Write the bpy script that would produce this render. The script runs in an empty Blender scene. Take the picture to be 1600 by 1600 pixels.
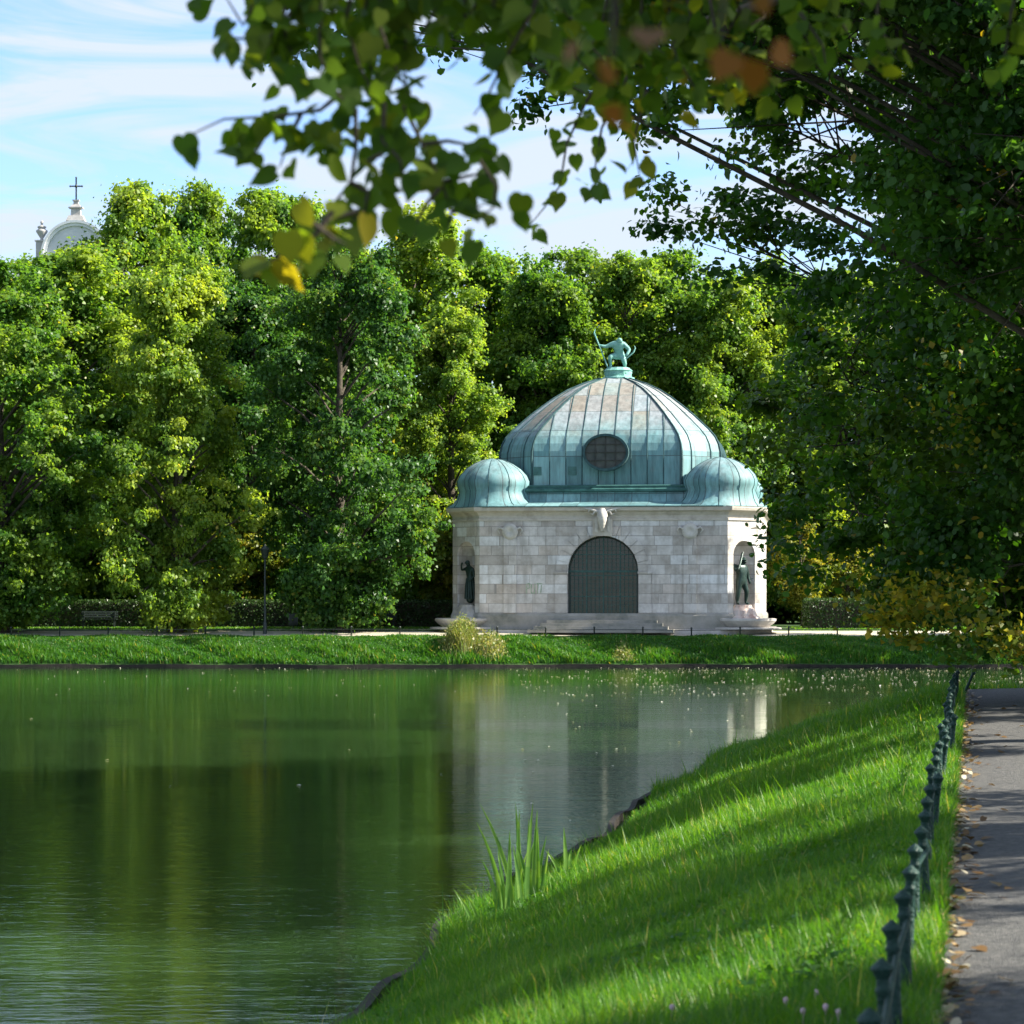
import bpy, bmesh, math, random
import numpy as np
from mathutils import Vector, Matrix, Quaternion

R = math.radians
PI = math.pi
S = bpy.context.scene
C = S.collection
random.seed(7)

# ------------------------------------------------------------------ camera, sky, sun, exposure
cam_d = bpy.data.cameras.new("camera")
cam = bpy.data.objects.new("camera", cam_d)
C.objects.link(cam)
cam.location = (0, 0, 1.65)
cam.rotation_euler = (R(90), 0, 0)
cam_d.sensor_width = 36
cam_d.lens = 90
cam_d.shift_y = 135 / 1600
cam_d.clip_start = 0.1
cam_d.clip_end = 6000
cam_d.dof.use_dof = True
cam_d.dof.focus_distance = 55
cam_d.dof.aperture_fstop = 6.0
S.camera = cam

SUN_EL, SUN_AZ = R(37), R(-4)          # azimuth: degrees from +X towards +Y
sdir = Vector((math.cos(SUN_AZ) * math.cos(SUN_EL), math.sin(SUN_AZ) * math.cos(SUN_EL), math.sin(SUN_EL)))
sun_d = bpy.data.lights.new("sun", 'SUN')
sun_d.energy = 5.0
sun_d.angle = R(0.5)
sun_d.color = (1.0, 0.93, 0.80)
sun = bpy.data.objects.new("sun", sun_d)
sun.rotation_euler = sdir.to_track_quat('Z', 'Y').to_euler()
sun.location = (60, 30, 60)
C.objects.link(sun)

world = bpy.data.worlds.new("World")
S.world = world
world.use_nodes = True
wn, wl = world.node_tree.nodes, world.node_tree.links
wn.clear()
w_out = wn.new('ShaderNodeOutputWorld')
w_bg = wn.new('ShaderNodeBackground')
w_sky = wn.new('ShaderNodeTexSky')
w_sky.sky_type = 'NISHITA'
w_sky.sun_disc = False
w_sky.sun_elevation = SUN_EL
w_sky.sun_rotation = R(90) - SUN_AZ
w_sky.air_density = 1.0
w_sky.dust_density = 0.6
w_sky.ozone_density = 1.6
w_tc = wn.new('ShaderNodeTexCoord')
w_map = wn.new('ShaderNodeMapping')
w_map.inputs['Scale'].default_value = (1.6, 1.0, 11.0)
w_map.inputs['Rotation'].default_value = (0, R(6), 0)
w_noise = wn.new('ShaderNodeTexNoise')
w_noise.inputs['Scale'].default_value = 4.2
w_noise.inputs['Detail'].default_value = 7
w_noise.inputs['Roughness'].default_value = 0.55
w_noise.inputs['Distortion'].default_value = 1.1
w_ramp = wn.new('ShaderNodeValToRGB')
w_ramp.color_ramp.elements[0].position = 0.37
w_ramp.color_ramp.elements[0].color = (0, 0, 0, 1)
w_ramp.color_ramp.elements[1].position = 0.57
w_ramp.color_ramp.elements[1].color = (0.92, 0.92, 0.92, 1)
w_mix = wn.new('ShaderNodeMix')
w_mix.data_type = 'RGBA'
w_mix.inputs['B'].default_value = (2.7, 3.0, 3.4, 1)
w_bg.inputs['Strength'].default_value = 0.1
wl.new(w_tc.outputs['Generated'], w_map.inputs['Vector'])
wl.new(w_map.outputs['Vector'], w_noise.inputs['Vector'])
wl.new(w_noise.outputs['Fac'], w_ramp.inputs['Fac'])
wl.new(w_ramp.outputs['Color'], w_mix.inputs['Factor'])
w_tint = wn.new('ShaderNodeMix')
w_tint.data_type = 'RGBA'; w_tint.blend_type = 'MULTIPLY'
w_tint.inputs['Factor'].default_value = 1.0
w_tint.inputs['B'].default_value = (0.70, 0.80, 1.0, 1)
wl.new(w_sky.outputs['Color'], w_tint.inputs['A'])
wl.new(w_tint.outputs['Result'], w_mix.inputs['A'])
wl.new(w_mix.outputs['Result'], w_bg.inputs['Color'])
wl.new(w_bg.outputs['Background'], w_out.inputs['Surface'])

S.view_settings.view_transform = 'Standard'
S.view_settings.look = 'None'
S.view_settings.exposure = 1.58
S.view_settings.gamma = 1
S.render.engine = 'CYCLES'
S.cycles.max_bounces = 7
S.cycles.diffuse_bounces = 3
S.cycles.glossy_bounces = 3
S.cycles.transmission_bounces = 4
S.cycles.transparent_max_bounces = 4
S.cycles.use_denoising = True

# ------------------------------------------------------------------ helpers
def tag(o, label=None, cat=None, group=None, kind=None):
    if label: o['label'] = label
    if cat: o['category'] = cat
    if group: o['group'] = group
    if kind: o['kind'] = kind
    return o

def empty(name, loc=(0, 0, 0), rz=0.0, label=None, cat=None, group=None):
    o = bpy.data.objects.new(name, None)
    o.empty_display_size = 0.3
    o.location = loc
    o.rotation_euler = (0, 0, rz)
    C.objects.link(o)
    return tag(o, label, cat, group)

def link(name, me, mat=None, parent=None, loc=None, rz=None):
    o = bpy.data.objects.new(name, me)
    if mat is not None and len(me.materials) == 0:
        me.materials.append(mat)
    if parent is not None: o.parent = parent
    if loc is not None: o.location = loc
    if rz is not None: o.rotation_euler = (0, 0, rz)
    C.objects.link(o)
    return o

class MB:
    """collects shapes that end up as one mesh"""
    def __init__(s):
        s.v = []; s.f = []; s.uv = {}; s.sm = []
    def add(s, vs, fs, smooth=False, uvs=None):
        b = len(s.v)
        s.v += [tuple(p) for p in vs]
        for i, f in enumerate(fs):
            if uvs: s.uv[len(s.f)] = uvs[i]
            s.f.append([b + k for k in f]); s.sm.append(smooth)
        return s
    def box(s, c, d, rz=0.0, taper=1.0, rx=0.0):
        x, y, z = d[0] / 2, d[1] / 2, d[2] / 2
        pts = [(-x, -y, -z), (x, -y, -z), (x, y, -z), (-x, y, -z), (-x * taper, -y * taper, z), (x * taper, -y * taper, z), (x * taper, y * taper, z), (-x * taper, y * taper, z)]
        m = Matrix.Translation(c) @ Matrix.Rotation(rz, 4, 'Z') @ Matrix.Rotation(rx, 4, 'X')
        return s.add([m @ Vector(p) for p in pts], [(0, 3, 2, 1), (4, 5, 6, 7), (0, 1, 5, 4), (1, 2, 6, 5), (2, 3, 7, 6), (3, 0, 4, 7)])
    def lathe(s, prof, n=16, c=(0, 0, 0), smooth=True, sx=1, sy=1, cap=True, ph=0.0):
        vs = []; fs = []
        for r, z in prof:
            for k in range(n):
                a = ph + 2 * PI * k / n
                vs.append((c[0] + sx * r * math.cos(a), c[1] + sy * r * math.sin(a), c[2] + z))
        for i in range(len(prof) - 1):
            for k in range(n):
                fs.append((i * n + k, i * n + (k + 1) % n, (i + 1) * n + (k + 1) % n, (i + 1) * n + k))
        s.add(vs, fs, smooth)
        if cap:
            s.add(vs[:n][::-1], [tuple(range(n))]); s.add(vs[-n:], [tuple(range(n))])
        return s
    def tube(s, pts, rad, n=6, smooth=True, cap=True):
        pts = [Vector(p) for p in pts]
        if not hasattr(rad, '__len__'): rad = [rad] * len(pts)
        vs = []; fs = []; ref = None
        for i, p in enumerate(pts):
            d = (pts[min(i + 1, len(pts) - 1)] - pts[max(i - 1, 0)])
            d = d.normalized() if d.length > 1e-9 else Vector((0, 0, 1))
            if ref is None: ref = Vector((1, 0, 0)) if abs(d.x) < 0.8 else Vector((0, 1, 0))
            a = (ref - d * ref.dot(d)).normalized(); ref = a
            b = d.cross(a)
            for k in range(n):
                t = 2 * PI * k / n
                vs.append(p + (a * math.cos(t) + b * math.sin(t)) * rad[i])
        for i in range(len(pts) - 1):
            for k in range(n):
                fs.append((i * n + k, i * n + (k + 1) % n, (i + 1) * n + (k + 1) % n, (i + 1) * n + k))
        s.add(vs, fs, smooth)
        if cap:
            s.add(vs[:n][::-1], [tuple(range(n))]); s.add(vs[-n:], [tuple(range(n))])
        return s
    def prism(s, outline, y0, y1):
        """outline in (x, z), counter-clockwise seen from -Y; extruded from y0 (front) to y1 (back)"""
        n = len(outline)
        vs = [(x, y0, z) for x, z in outline] + [(x, y1, z) for x, z in outline]
        fs = [tuple(range(n)), tuple(range(2 * n - 1, n - 1, -1))]
        for k in range(n):
            fs.append((k, n + k, n + (k + 1) % n, (k + 1) % n))
        return s.add(vs, fs)
    def xform(s, m):
        s.v = [tuple(m @ Vector(p)) for p in s.v]; return s
    def merge(s, o, m=None):
        b = len(s.v)
        s.v += [tuple(m @ Vector(p)) if m else p for p in o.v]
        for i, f in enumerate(o.f):
            if i in o.uv: s.uv[len(s.f)] = o.uv[i]
            s.f.append([b + k for k in f]); s.sm.append(o.sm[i])
        return s
    def mesh(s, name, mat=None):
        me = bpy.data.meshes.new(name)
        me.from_pydata(s.v, [], s.f)
        me.update()
        uvl = me.uv_layers.new(name="uv")
        for i, p in enumerate(me.polygons):
            p.use_smooth = s.sm[i]
            if i in s.uv:
                for k, li in enumerate(p.loop_indices): uvl.data[li].uv = s.uv[i][k]
            else:
                n = p.normal
                if abs(n.z) > 0.8: f = lambda q: (q.x, q.y)
                else:
                    t = Vector((-n.y, n.x, 0)).normalized()
                    f = lambda q, t=t: (q.dot(t), q.z)
                for li in p.loop_indices:
                    uvl.data[li].uv = f(me.vertices[me.loops[li].vertex_index].co)
        if mat: me.materials.append(mat)
        return me
    def build(s, name, mat, parent=None, loc=None, rz=None):
        return link(name, s.mesh(name, mat), None, parent, loc, rz)

def np_mesh(name, verts, k, mat, attrs=None, smooth=False):
    """verts (N*k,3) float array, every k successive verts one polygon"""
    n = len(verts) // k
    me = bpy.data.meshes.new(name)
    me.vertices.add(n * k)
    me.vertices.foreach_set('co', np.ascontiguousarray(verts, dtype=np.float32).ravel())
    me.loops.add(n * k)
    me.loops.foreach_set('vertex_index', np.arange(n * k, dtype=np.int32))
    me.polygons.add(n)
    me.polygons.foreach_set('loop_start', np.arange(0, n * k, k, dtype=np.int32))
    me.polygons.foreach_set('loop_total', np.full(n, k, dtype=np.int32))
    if attrs:
        for an, av in attrs.items():
            a = me.attributes.new(an, 'FLOAT', 'FACE')
            a.data.foreach_set('value', np.asarray(av, dtype=np.float32))
    me.update(calc_edges=True)
    if mat: me.materials.append(mat)
    return me

def unit(a):
    return a / np.maximum(np.linalg.norm(a, axis=1, keepdims=True), 1e-9)

# ------------------------------------------------------------------ materials
def mat_new(name):
    m = bpy.data.materials.new(name)
    m.use_nodes = True
    n, l = m.node_tree.nodes, m.node_tree.links
    n.clear()
    out = n.new('ShaderNodeOutputMaterial')
    return m, n, l, out

def nd(n, t, **kw):
    x = n.new(t)
    for k, v in kw.items():
        if k in x.inputs.keys(): x.inputs[k].default_value = v
        else: setattr(x, k, v)
    return x

def ramp(n, stops):
    r = n.new('ShaderNodeValToRGB')
    e = r.color_ramp.elements
    while len(e) < len(stops): e.new(0.5)
    for i, (p, c) in enumerate(stops):
        e[i].position = p
        e[i].color = (c[0], c[1], c[2], 1) if hasattr(c, '__len__') else (c, c, c, 1)
    return r

def mixc(n, l, a, b, fac, blend='MIX'):
    m = n.new('ShaderNodeMix'); m.data_type = 'RGBA'; m.blend_type = blend
    for key, v in (('A', a), ('B', b), ('Factor', fac)):
        if hasattr(v, 'is_output') or isinstance(v, bpy.types.NodeSocket): l.new(v, m.inputs[key])
        else:
            m.inputs[key].default_value = (v[0], v[1], v[2], 1) if hasattr(v, '__len__') else v
    return m.outputs['Result']

def noisy(name, c1, c2, scale=3.0, rough=0.8, bump=0.0, bscale=None, metal=0.0, c3=None, detail=5, coord='Object', spec=0.4):
    m, n, l, out = mat_new(name)
    b = nd(n, 'ShaderNodeBsdfPrincipled', Roughness=rough, Metallic=metal)
    b.inputs['Specular IOR Level'].default_value = spec
    tc = n.new('ShaderNodeTexCoord')
    t = nd(n, 'ShaderNodeTexNoise', Scale=scale, Detail=detail, Roughness=0.62)
    l.new(tc.outputs[coord], t.inputs['Vector'])
    st = [(0.32, c1), (0.68, c2)] if c3 is None else [(0.3, c1), (0.5, c2), (0.7, c3)]
    r = ramp(n, st)
    l.new(t.outputs['Fac'], r.inputs['Fac']); l.new(r.outputs['Color'], b.inputs['Base Color'])
    if bump:
        t2 = nd(n, 'ShaderNodeTexNoise', Scale=bscale or scale * 6, Detail=5)
        l.new(tc.outputs[coord], t2.inputs['Vector'])
        bp = nd(n, 'ShaderNodeBump', Strength=bump, Distance=0.05)
        l.new(t2.outputs['Fac'], bp.inputs['Height']); l.new(bp.outputs['Normal'], b.inputs['Normal'])
    l.new(b.outputs['BSDF'], out.inputs['Surface'])
    return m

def leaf_mat(name, stops, trans=0.45, tcol=(1.25, 1.15, 0.5), objvar=0.0, gloss=0.35, patch=None, pscale=0.45):
    """leaf colour from the 'rnd' attribute; light passes through the blade"""
    m, n, l, out = mat_new(name)
    at = n.new('ShaderNodeAttribute'); at.attribute_name = 'rnd'
    r = ramp(n, stops); r.color_ramp.interpolation = 'LINEAR'
    l.new(at.outputs['Fac'], r.inputs['Fac'])
    col = r.outputs['Color']
    if patch:
        tc = n.new('ShaderNodeTexCoord')
        t = nd(n, 'ShaderNodeTexNoise', Scale=pscale, Detail=3)
        oi = n.new('ShaderNodeObjectInfo')
        ad = n.new('ShaderNodeVectorMath'); ad.operation = 'ADD'
        cb = n.new('ShaderNodeCombineXYZ')
        mu = n.new('ShaderNodeMath'); mu.operation = 'MULTIPLY'; mu.inputs[1].default_value = 57
        l.new(oi.outputs['Random'], mu.inputs[0]); l.new(mu.outputs[0], cb.inputs[0])
        l.new(tc.outputs['Object'], ad.inputs[0]); l.new(cb.outputs[0], ad.inputs[1])
        l.new(ad.outputs[0], t.inputs['Vector'])
        r2 = ramp(n, [(0.52, 0.0), (0.72, 1.0)])
        l.new(t.outputs['Fac'], r2.inputs['Fac'])
        col = mixc(n, l, col, patch, r2.outputs['Color'])
    if objvar:
        oi2 = n.new('ShaderNodeObjectInfo')
        hs = n.new('ShaderNodeHueSaturation')
        mr = nd(n, 'ShaderNodeMapRange'); mr.inputs['To Min'].default_value = 0.5 - objvar; mr.inputs['To Max'].default_value = 0.5 + objvar * 0.6
        l.new(oi2.outputs['Random'], mr.inputs['Value']); l.new(mr.outputs[0], hs.inputs['Hue'])
        mr2 = nd(n, 'ShaderNodeMapRange'); mr2.inputs['To Min'].default_value = 1.25; mr2.inputs['To Max'].default_value = 0.8
        l.new(oi2.outputs['Random'], mr2.inputs['Value']); l.new(mr2.outputs[0], hs.inputs['Value'])
        l.new(col, hs.inputs['Color']); col = hs.outputs['Color']
    d = nd(n, 'ShaderNodeBsdfPrincipled', Roughness=0.42)
    d.inputs['Specular IOR Level'].default_value = gloss
    l.new(col, d.inputs['Base Color'])
    tcv = mixc(n, l, col, tcol, 1.0, 'MULTIPLY')
    tr = n.new('ShaderNodeBsdfTranslucent'); l.new(tcv, tr.inputs['Color'])
    mx = n.new('ShaderNodeMixShader'); mx.inputs[0].default_value = trans
    l.new(d.outputs[0], mx.inputs[1]); l.new(tr.outputs[0], mx.inputs[2]); l.new(mx.outputs[0], out.inputs['Surface'])
    return m

M = {}
M['bark'] = noisy('bark', (0.035, 0.028, 0.02), (0.09, 0.075, 0.055), 2.5, 0.95, 0.8, 14)
M['leaf_far'] = leaf_mat('linden_leaf', [(0.0, (0.050, 0.130, 0.022)), (0.5, (0.105, 0.205, 0.030)), (0.85, (0.18, 0.265, 0.038)), (1.0, (0.28, 0.26, 0.035))], 0.5, (2.2, 2.1, 0.7), 0.022, 0.3, patch=(0.20, 0.28, 0.035), pscale=0.30)
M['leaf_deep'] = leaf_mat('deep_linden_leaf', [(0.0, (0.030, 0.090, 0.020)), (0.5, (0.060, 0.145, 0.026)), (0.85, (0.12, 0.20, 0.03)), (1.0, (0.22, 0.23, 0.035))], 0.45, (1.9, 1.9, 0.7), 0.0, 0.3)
M['leaf_yellow'] = leaf_mat('yellowing_leaf', [(0.0, (0.09, 0.16, 0.02)), (0.5, (0.19, 0.22, 0.03)), (1.0, (0.34, 0.28, 0.03))], 0.5, (1.9, 1.6, 0.5), 0.0, 0.3)
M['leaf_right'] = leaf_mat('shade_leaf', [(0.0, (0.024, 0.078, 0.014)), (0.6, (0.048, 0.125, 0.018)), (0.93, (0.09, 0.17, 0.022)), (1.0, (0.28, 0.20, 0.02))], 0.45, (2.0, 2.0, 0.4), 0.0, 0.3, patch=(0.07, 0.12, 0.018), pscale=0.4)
M['leaf_near'] = leaf_mat('near_linden_leaf', [(0.0, (0.050, 0.115, 0.018)), (0.5, (0.085, 0.15, 0.02)), (0.85, (0.16, 0.18, 0.022)), (1.0, (0.30, 0.21, 0.02))], 0.55, (2.2, 2.0, 0.4), 0.0, 0.15)
M['leaf_orange'] = leaf_mat('turning_leaf', [(0.0, (0.10, 0.07, 0.015)), (1.0, (0.22, 0.09, 0.015))], 0.45, (1.5, 1.2, 0.4), 0.0, 0.3)
M['grass'] = leaf_mat('grass_blade', [(0.0, (0.030, 0.125, 0.012)), (0.55, (0.075, 0.21, 0.016)), (0.93, (0.17, 0.29, 0.035)), (1.0, (0.40, 0.38, 0.16))], 0.5, (1.9, 1.7, 0.4), 0.0, 0.4)
M['weeds'] = leaf_mat('bank_weeds', [(0.0, (0.03, 0.12, 0.018)), (0.6, (0.055, 0.17, 0.025)), (0.94, (0.12, 0.22, 0.03)), (1.0, (0.34, 0.30, 0.10))], 0.45, (1.6, 1.5, 0.4), 0.0, 0.3)
M['straw'] = leaf_mat('dry_weeds', [(0.0, (0.12, 0.20, 0.04)), (0.6, (0.24, 0.27, 0.09)), (1.0, (0.40, 0.36, 0.20))], 0.4, (1.4, 1.3, 0.5))
M['reed'] = leaf_mat('reed_blade', [(0.0, (0.08, 0.22, 0.04)), (1.0, (0.20, 0.36, 0.07))], 0.5, (1.8, 1.6, 0.5), 0.0, 0.8)
M['dead_leaf'] = leaf_mat('fallen_leaf', [(0.0, (0.10, 0.055, 0.022)), (0.4, (0.20, 0.12, 0.05)), (0.75, (0.34, 0.24, 0.12)), (1.0, (0.60, 0.56, 0.42))], 0.15)
M['pale_leaf'] = leaf_mat('bleached_leaf', [(0.0, (0.45, 0.38, 0.22)), (1.0, (0.75, 0.74, 0.62))], 0.15)
M['hedge'] = leaf_mat('hedge_leaf', [(0.0, (0.018, 0.05, 0.012)), (1.0, (0.05, 0.10, 0.02))], 0.25)
M['green_iron'] = noisy('green_cast_iron', (0.004, 0.020, 0.017), (0.009, 0.042, 0.033), 14, 0.5, 0.4, 60, c3=(0.012, 0.036, 0.028), spec=0.3)
M['dark_iron'] = noisy('dark_iron', (0.012, 0.02, 0.018), (0.03, 0.04, 0.036), 8, 0.5)
M['bronze'] = noisy('dark_bronze', (0.010, 0.022, 0.020), (0.03, 0.06, 0.05), 3, 0.38, 0.2, 12, metal=0.3)
M['patina'] = noisy('green_patina', (0.11, 0.30, 0.26), (0.25, 0.48, 0.42), 5, 0.65, 0.4, 14)
M['asphalt'] = noisy('asphalt_path', (0.05, 0.052, 0.052), (0.095, 0.095, 0.093), 22, 0.9, 0.6, 90, c3=(0.16, 0.155, 0.145), detail=9)
M['gravel'] = noisy('pale_gravel', (0.30, 0.27, 0.20), (0.48, 0.44, 0.34), 1.2, 0.95, 0.4, 30)
M['soil'] = noisy('grass_soil', (0.018, 0.05, 0.010), (0.045, 0.10, 0.018), 1.5, 0.95, 0.8, 25)
M['timber'] = noisy('dark_timber', (0.008, 0.007, 0.006), (0.028, 0.022, 0.017), 4, 0.85, 0.6, 20)
M['church'] = noisy('church_plaster', (0.50, 0.52, 0.54), (0.62, 0.63, 0.64), 0.6, 0.9, 0.1)
M['church_trim'] = noisy('church_stone', (0.34, 0.33, 0.32), (0.48, 0.46, 0.44), 0.9, 0.9, 0.2)
M['bench'] = noisy('bench_wood', (0.010, 0.020, 0.018), (0.02, 0.035, 0.03), 4, 0.7, 0.2)
M['skull'] = noisy('carved_limestone', (0.40, 0.38, 0.34), (0.56, 0.53, 0.48), 4, 0.85, 0.5, 12)
M['flower'] = noisy('clover_flower', (0.55, 0.32, 0.42), (0.75, 0.55, 0.62), 30, 0.8)

def stone_mat(name, warm=0.0, dirt=True):
    m, n, l, out = mat_new(name)
    b = nd(n, 'ShaderNodeBsdfPrincipled', Roughness=0.85)
    uv = n.new('ShaderNodeUVMap'); uv.uv_map = 'uv'
    # wobble of the block widths
    br = n.new('ShaderNodeTexBrick')
    br.offset = 0.5; br.offset_frequency = 2
    br.inputs['Scale'].default_value = 1.0
    br.inputs['Brick Width'].default_value = 1.25
    br.inputs['Row Height'].default_value = 0.47
    br.inputs['Mortar Size'].default_value = 0.014
    br.inputs['Mortar Smooth'].default_value = 0.3
    br.inputs['Bias'].default_value = 0.0
    br.inputs['Color1'].default_value = (0.0, 0.0, 0.0, 1)
    br.inputs['Color2'].default_value = (1.0, 1.0, 1.0, 1)
    br.inputs['Mortar'].default_value = (0.5, 0.5, 0.5, 1)
    su = n.new('ShaderNodeSeparateXYZ'); l.new(uv.outputs['UV'], su.inputs[0])
    def mth(op, a, b_=None, c_=None):
        q = n.new('ShaderNodeMath'); q.operation = op
        for ii, vv in enumerate((a, b_, c_)):
            if vv is None: continue
            if isinstance(vv, (int, float)): q.inputs[ii].default_value = vv
            else: l.new(vv, q.inputs[ii])
        return q.outputs[0]
    row = mth('FLOOR', mth('DIVIDE', su.outputs['Y'], 0.47))
    wn_ = n.new('ShaderNodeTexWhiteNoise'); wn_.noise_dimensions = '1D'; l.new(row, wn_.inputs['W'])
    uu = mth('ADD', mth('MULTIPLY', su.outputs['X'], mth('MULTIPLY_ADD', wn_.outputs['Value'], 0.75, 0.65)), mth('MULTIPLY', wn_.outputs['Value'], 37.0))
    uu = mth('ADD', uu, mth('MULTIPLY', mth('SINE', mth('MULTIPLY', su.outputs['X'], 1.9)), 0.28))
    cbn = n.new('ShaderNodeCombineXYZ'); l.new(uu, cbn.inputs[0]); l.new(su.outputs['Y'], cbn.inputs[1])
    l.new(cbn.outputs[0], br.inputs['Vector'])
    r = ramp(n, [(0.0, (0.42, 0.385, 0.35)), (0.25, (0.52, 0.485, 0.45)), (0.5, (0.62, 0.60, 0.58)), (0.7, (0.55, 0.49, 0.44)), (0.82, (0.65, 0.64, 0.63)), (1.0, (0.72, 0.72, 0.72))])
    l.new(br.outputs['Color'], r.inputs['Fac'])
    tc = n.new('ShaderNodeTexCoord')
    t = nd(n, 'ShaderNodeTexNoise', Scale=1.6, Detail=8, Roughness=0.7)
    l.new(tc.outputs['Object'], t.inputs['Vector'])
    r2 = ramp(n, [(0.35, (0.62, 0.60, 0.57)), (0.6, (1.0, 1.0, 1.0))])
    l.new(t.outputs['Fac'], r2.inputs['Fac'])
    c = mixc(n, l, r.outputs['Color'], r2.outputs['Color'], 0.85, 'MULTIPLY')
    c = mixc(n, l, c, (0.27, 0.25, 0.23), br.outputs['Fac'])
    # weathering streaks: rain-washed dirt running down the stone
    mp = nd(n, 'ShaderNodeMapping'); mp.inputs['Scale'].default_value = (2.2, 2.2, 0.25)
    l.new(tc.outputs['Object'], mp.inputs['Vector'])
    t3 = nd(n, 'ShaderNodeTexNoise', Scale=1.5, Detail=6)
    l.new(mp.outputs[0], t3.inputs['Vector'])
    r3 = ramp(n, [(0.5, 0.0), (0.78, 0.6)])
    l.new(t3.outputs['Fac'], r3.inputs['Fac'])
    c = mixc(n, l, c, (0.22, 0.205, 0.18), r3.outputs['Color'])
    l.new(c, b.inputs['Base Color'])
    bp = nd(n, 'ShaderNodeBump', Strength=0.6, Distance=0.02); bp.invert = True
    l.new(br.outputs['Fac'], bp.inputs['Height'])
    bp2 = nd(n, 'ShaderNodeBump', Strength=0.35, Distance=0.03)
    l.new(t.outputs['Fac'], bp2.inputs['Height']); l.new(bp.outputs[0], bp2.inputs['Normal'])
    l.new(bp2.outputs[0], b.inputs['Normal'])
    l.new(b.outputs[0], out.inputs['Surface'])
    return m
M['stone'] = stone_mat('limestone_blocks')
M['trim'] = noisy('limestone_trim', (0.34, 0.30, 0.25), (0.50, 0.46, 0.40), 1.3, 0.85, 0.35, 9, c3=(0.42, 0.37, 0.31))
M['plinth'] = noisy('mossy_plinth', (0.12, 0.13, 0.11), (0.26, 0.25, 0.22), 1.1, 0.9, 0.4, 8, c3=(0.34, 0.32, 0.29))
M['basin'] = noisy('basin_stone', (0.30, 0.28, 0.25), (0.52, 0.49, 0.46), 1.4, 0.8, 0.35, 8)
M['pinkstone'] = noisy('reddish_stone', (0.36, 0.22, 0.17), (0.52, 0.42, 0.37), 2.4, 0.8, 0.35, 8, c3=(0.50, 0.46, 0.42))

def copper_mat(name, wx, hy, zlo, zhi, skew=0.0):
    """standing-seam copper: panels differ, teal patina below, brown and grey above"""
    m, n, l, out = mat_new(name)
    b = nd(n, 'ShaderNodeBsdfPrincipled', Roughness=0.62, Metallic=0.0)
    uv = n.new('ShaderNodeUVMap'); uv.uv_map = 'uv'
    br = n.new('ShaderNodeTexBrick')
    br.offset = skew; br.squash = 1.0
    br.inputs['Scale'].default_value = 1.0
    br.inputs['Brick Width'].default_value = wx
    br.inputs['Row Height'].default_value = hy
    br.inputs['Mortar Size'].default_value = 0.018
    br.inputs['Color1'].default_value = (0, 0, 0, 1); br.inputs['Color2'].default_value = (1, 1, 1, 1)
    br.inputs['Mortar'].default_value = (0.4, 0.4, 0.4, 1)
    l.new(uv.outputs['UV'], br.inputs['Vector'])
    teal = ramp(n, [(0.0, (0.085, 0.19, 0.205)), (0.4, (0.12, 0.26, 0.28)), (0.7, (0.15, 0.31, 0.33)), (1.0, (0.20, 0.36, 0.38))])
    l.new(br.outputs['Color'], teal.inputs['Fac'])
    brown = ramp(n, [(0.0, (0.25, 0.22, 0.175)), (0.3, (0.27, 0.29, 0.30)), (0.6, (0.29, 0.35, 0.38)), (0.85, (0.27, 0.24, 0.19)), (1.0, (0.25, 0.36, 0.37))])
    l.new(br.outputs['Color'], brown.inputs['Fac'])
    tc = n.new('ShaderNodeTexCoord')
    t = nd(n, 'ShaderNodeTexNoise', Scale=1.1, Detail=6, Roughness=0.65)
    l.new(tc.outputs['Object'], t.inputs['Vector'])
    sp = n.new('ShaderNodeSeparateXYZ'); l.new(tc.outputs['Object'], sp.inputs[0])
    mr = nd(n, 'ShaderNodeMapRange'); mr.inputs['From Min'].default_value = zlo; mr.inputs['From Max'].default_value = zhi
    l.new(sp.outputs['Z'], mr.inputs['Value'])
    ad = n.new('ShaderNodeMath'); ad.operation = 'ADD'; l.new(mr.outputs[0], ad.inputs[0])
    ms = n.new('ShaderNodeMath'); ms.operation = 'MULTIPLY_ADD'; l.new(t.outputs['Fac'], ms.inputs[0]); ms.inputs[1].default_value = 1.3; ms.inputs[2].default_value = -0.65
    l.new(ms.outputs[0], ad.inputs[1]); ad.use_clamp = True
    c = mixc(n, l, teal.outputs['Color'], brown.outputs['Color'], ad.outputs[0])
    mp = nd(n, 'ShaderNodeMapping'); mp.inputs['Scale'].default_value = (3.0, 3.0, 0.35)
    l.new(tc.outputs['Object'], mp.inputs['Vector'])
    t3 = nd(n, 'ShaderNodeTexNoise', Scale=1.3, Detail=7, Roughness=0.7); l.new(mp.outputs[0], t3.inputs['Vector'])
    r3 = ramp(n, [(0.33, (0.48, 0.47, 0.45)), (0.62, (1.15, 1.13, 1.1))]); l.new(t3.outputs['Fac'], r3.inputs['Fac'])
    c = mixc(n, l, c, r3.outputs['Color'], 0.8, 'MULTIPLY')
    c = mixc(n, l, c, (0.05, 0.08, 0.085), br.outputs['Fac'])
    l.new(c, b.inputs['Base Color'])
    bp = nd(n, 'ShaderNodeBump', Strength=0.25, Distance=0.03); l.new(t3.outputs['Fac'], bp.inputs['Height'])
    l.new(bp.outputs[0], b.inputs['Normal'])
    l.new(b.outputs[0], out.inputs['Surface'])
    return m
M['copper'] = copper_mat('dome_copper', 0.81, 1.45, 9.4, 10.9)
M['copper_low'] = copper_mat('skirt_copper', 0.85, 1.2, 6.6, 9.5)
M['copper_corner'] = copper_mat('corner_dome_copper', 0.55, 3.0, 7.4, 10.5)
M['seam'] = noisy('copper_seam', (0.03, 0.06, 0.065), (0.06, 0.11, 0.115), 4, 0.9, spec=0.05)
M['gutter'] = noisy('dark_copper_band', (0.02, 0.07, 0.065), (0.06, 0.16, 0.15), 2.5, 0.5, 0.2)

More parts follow.
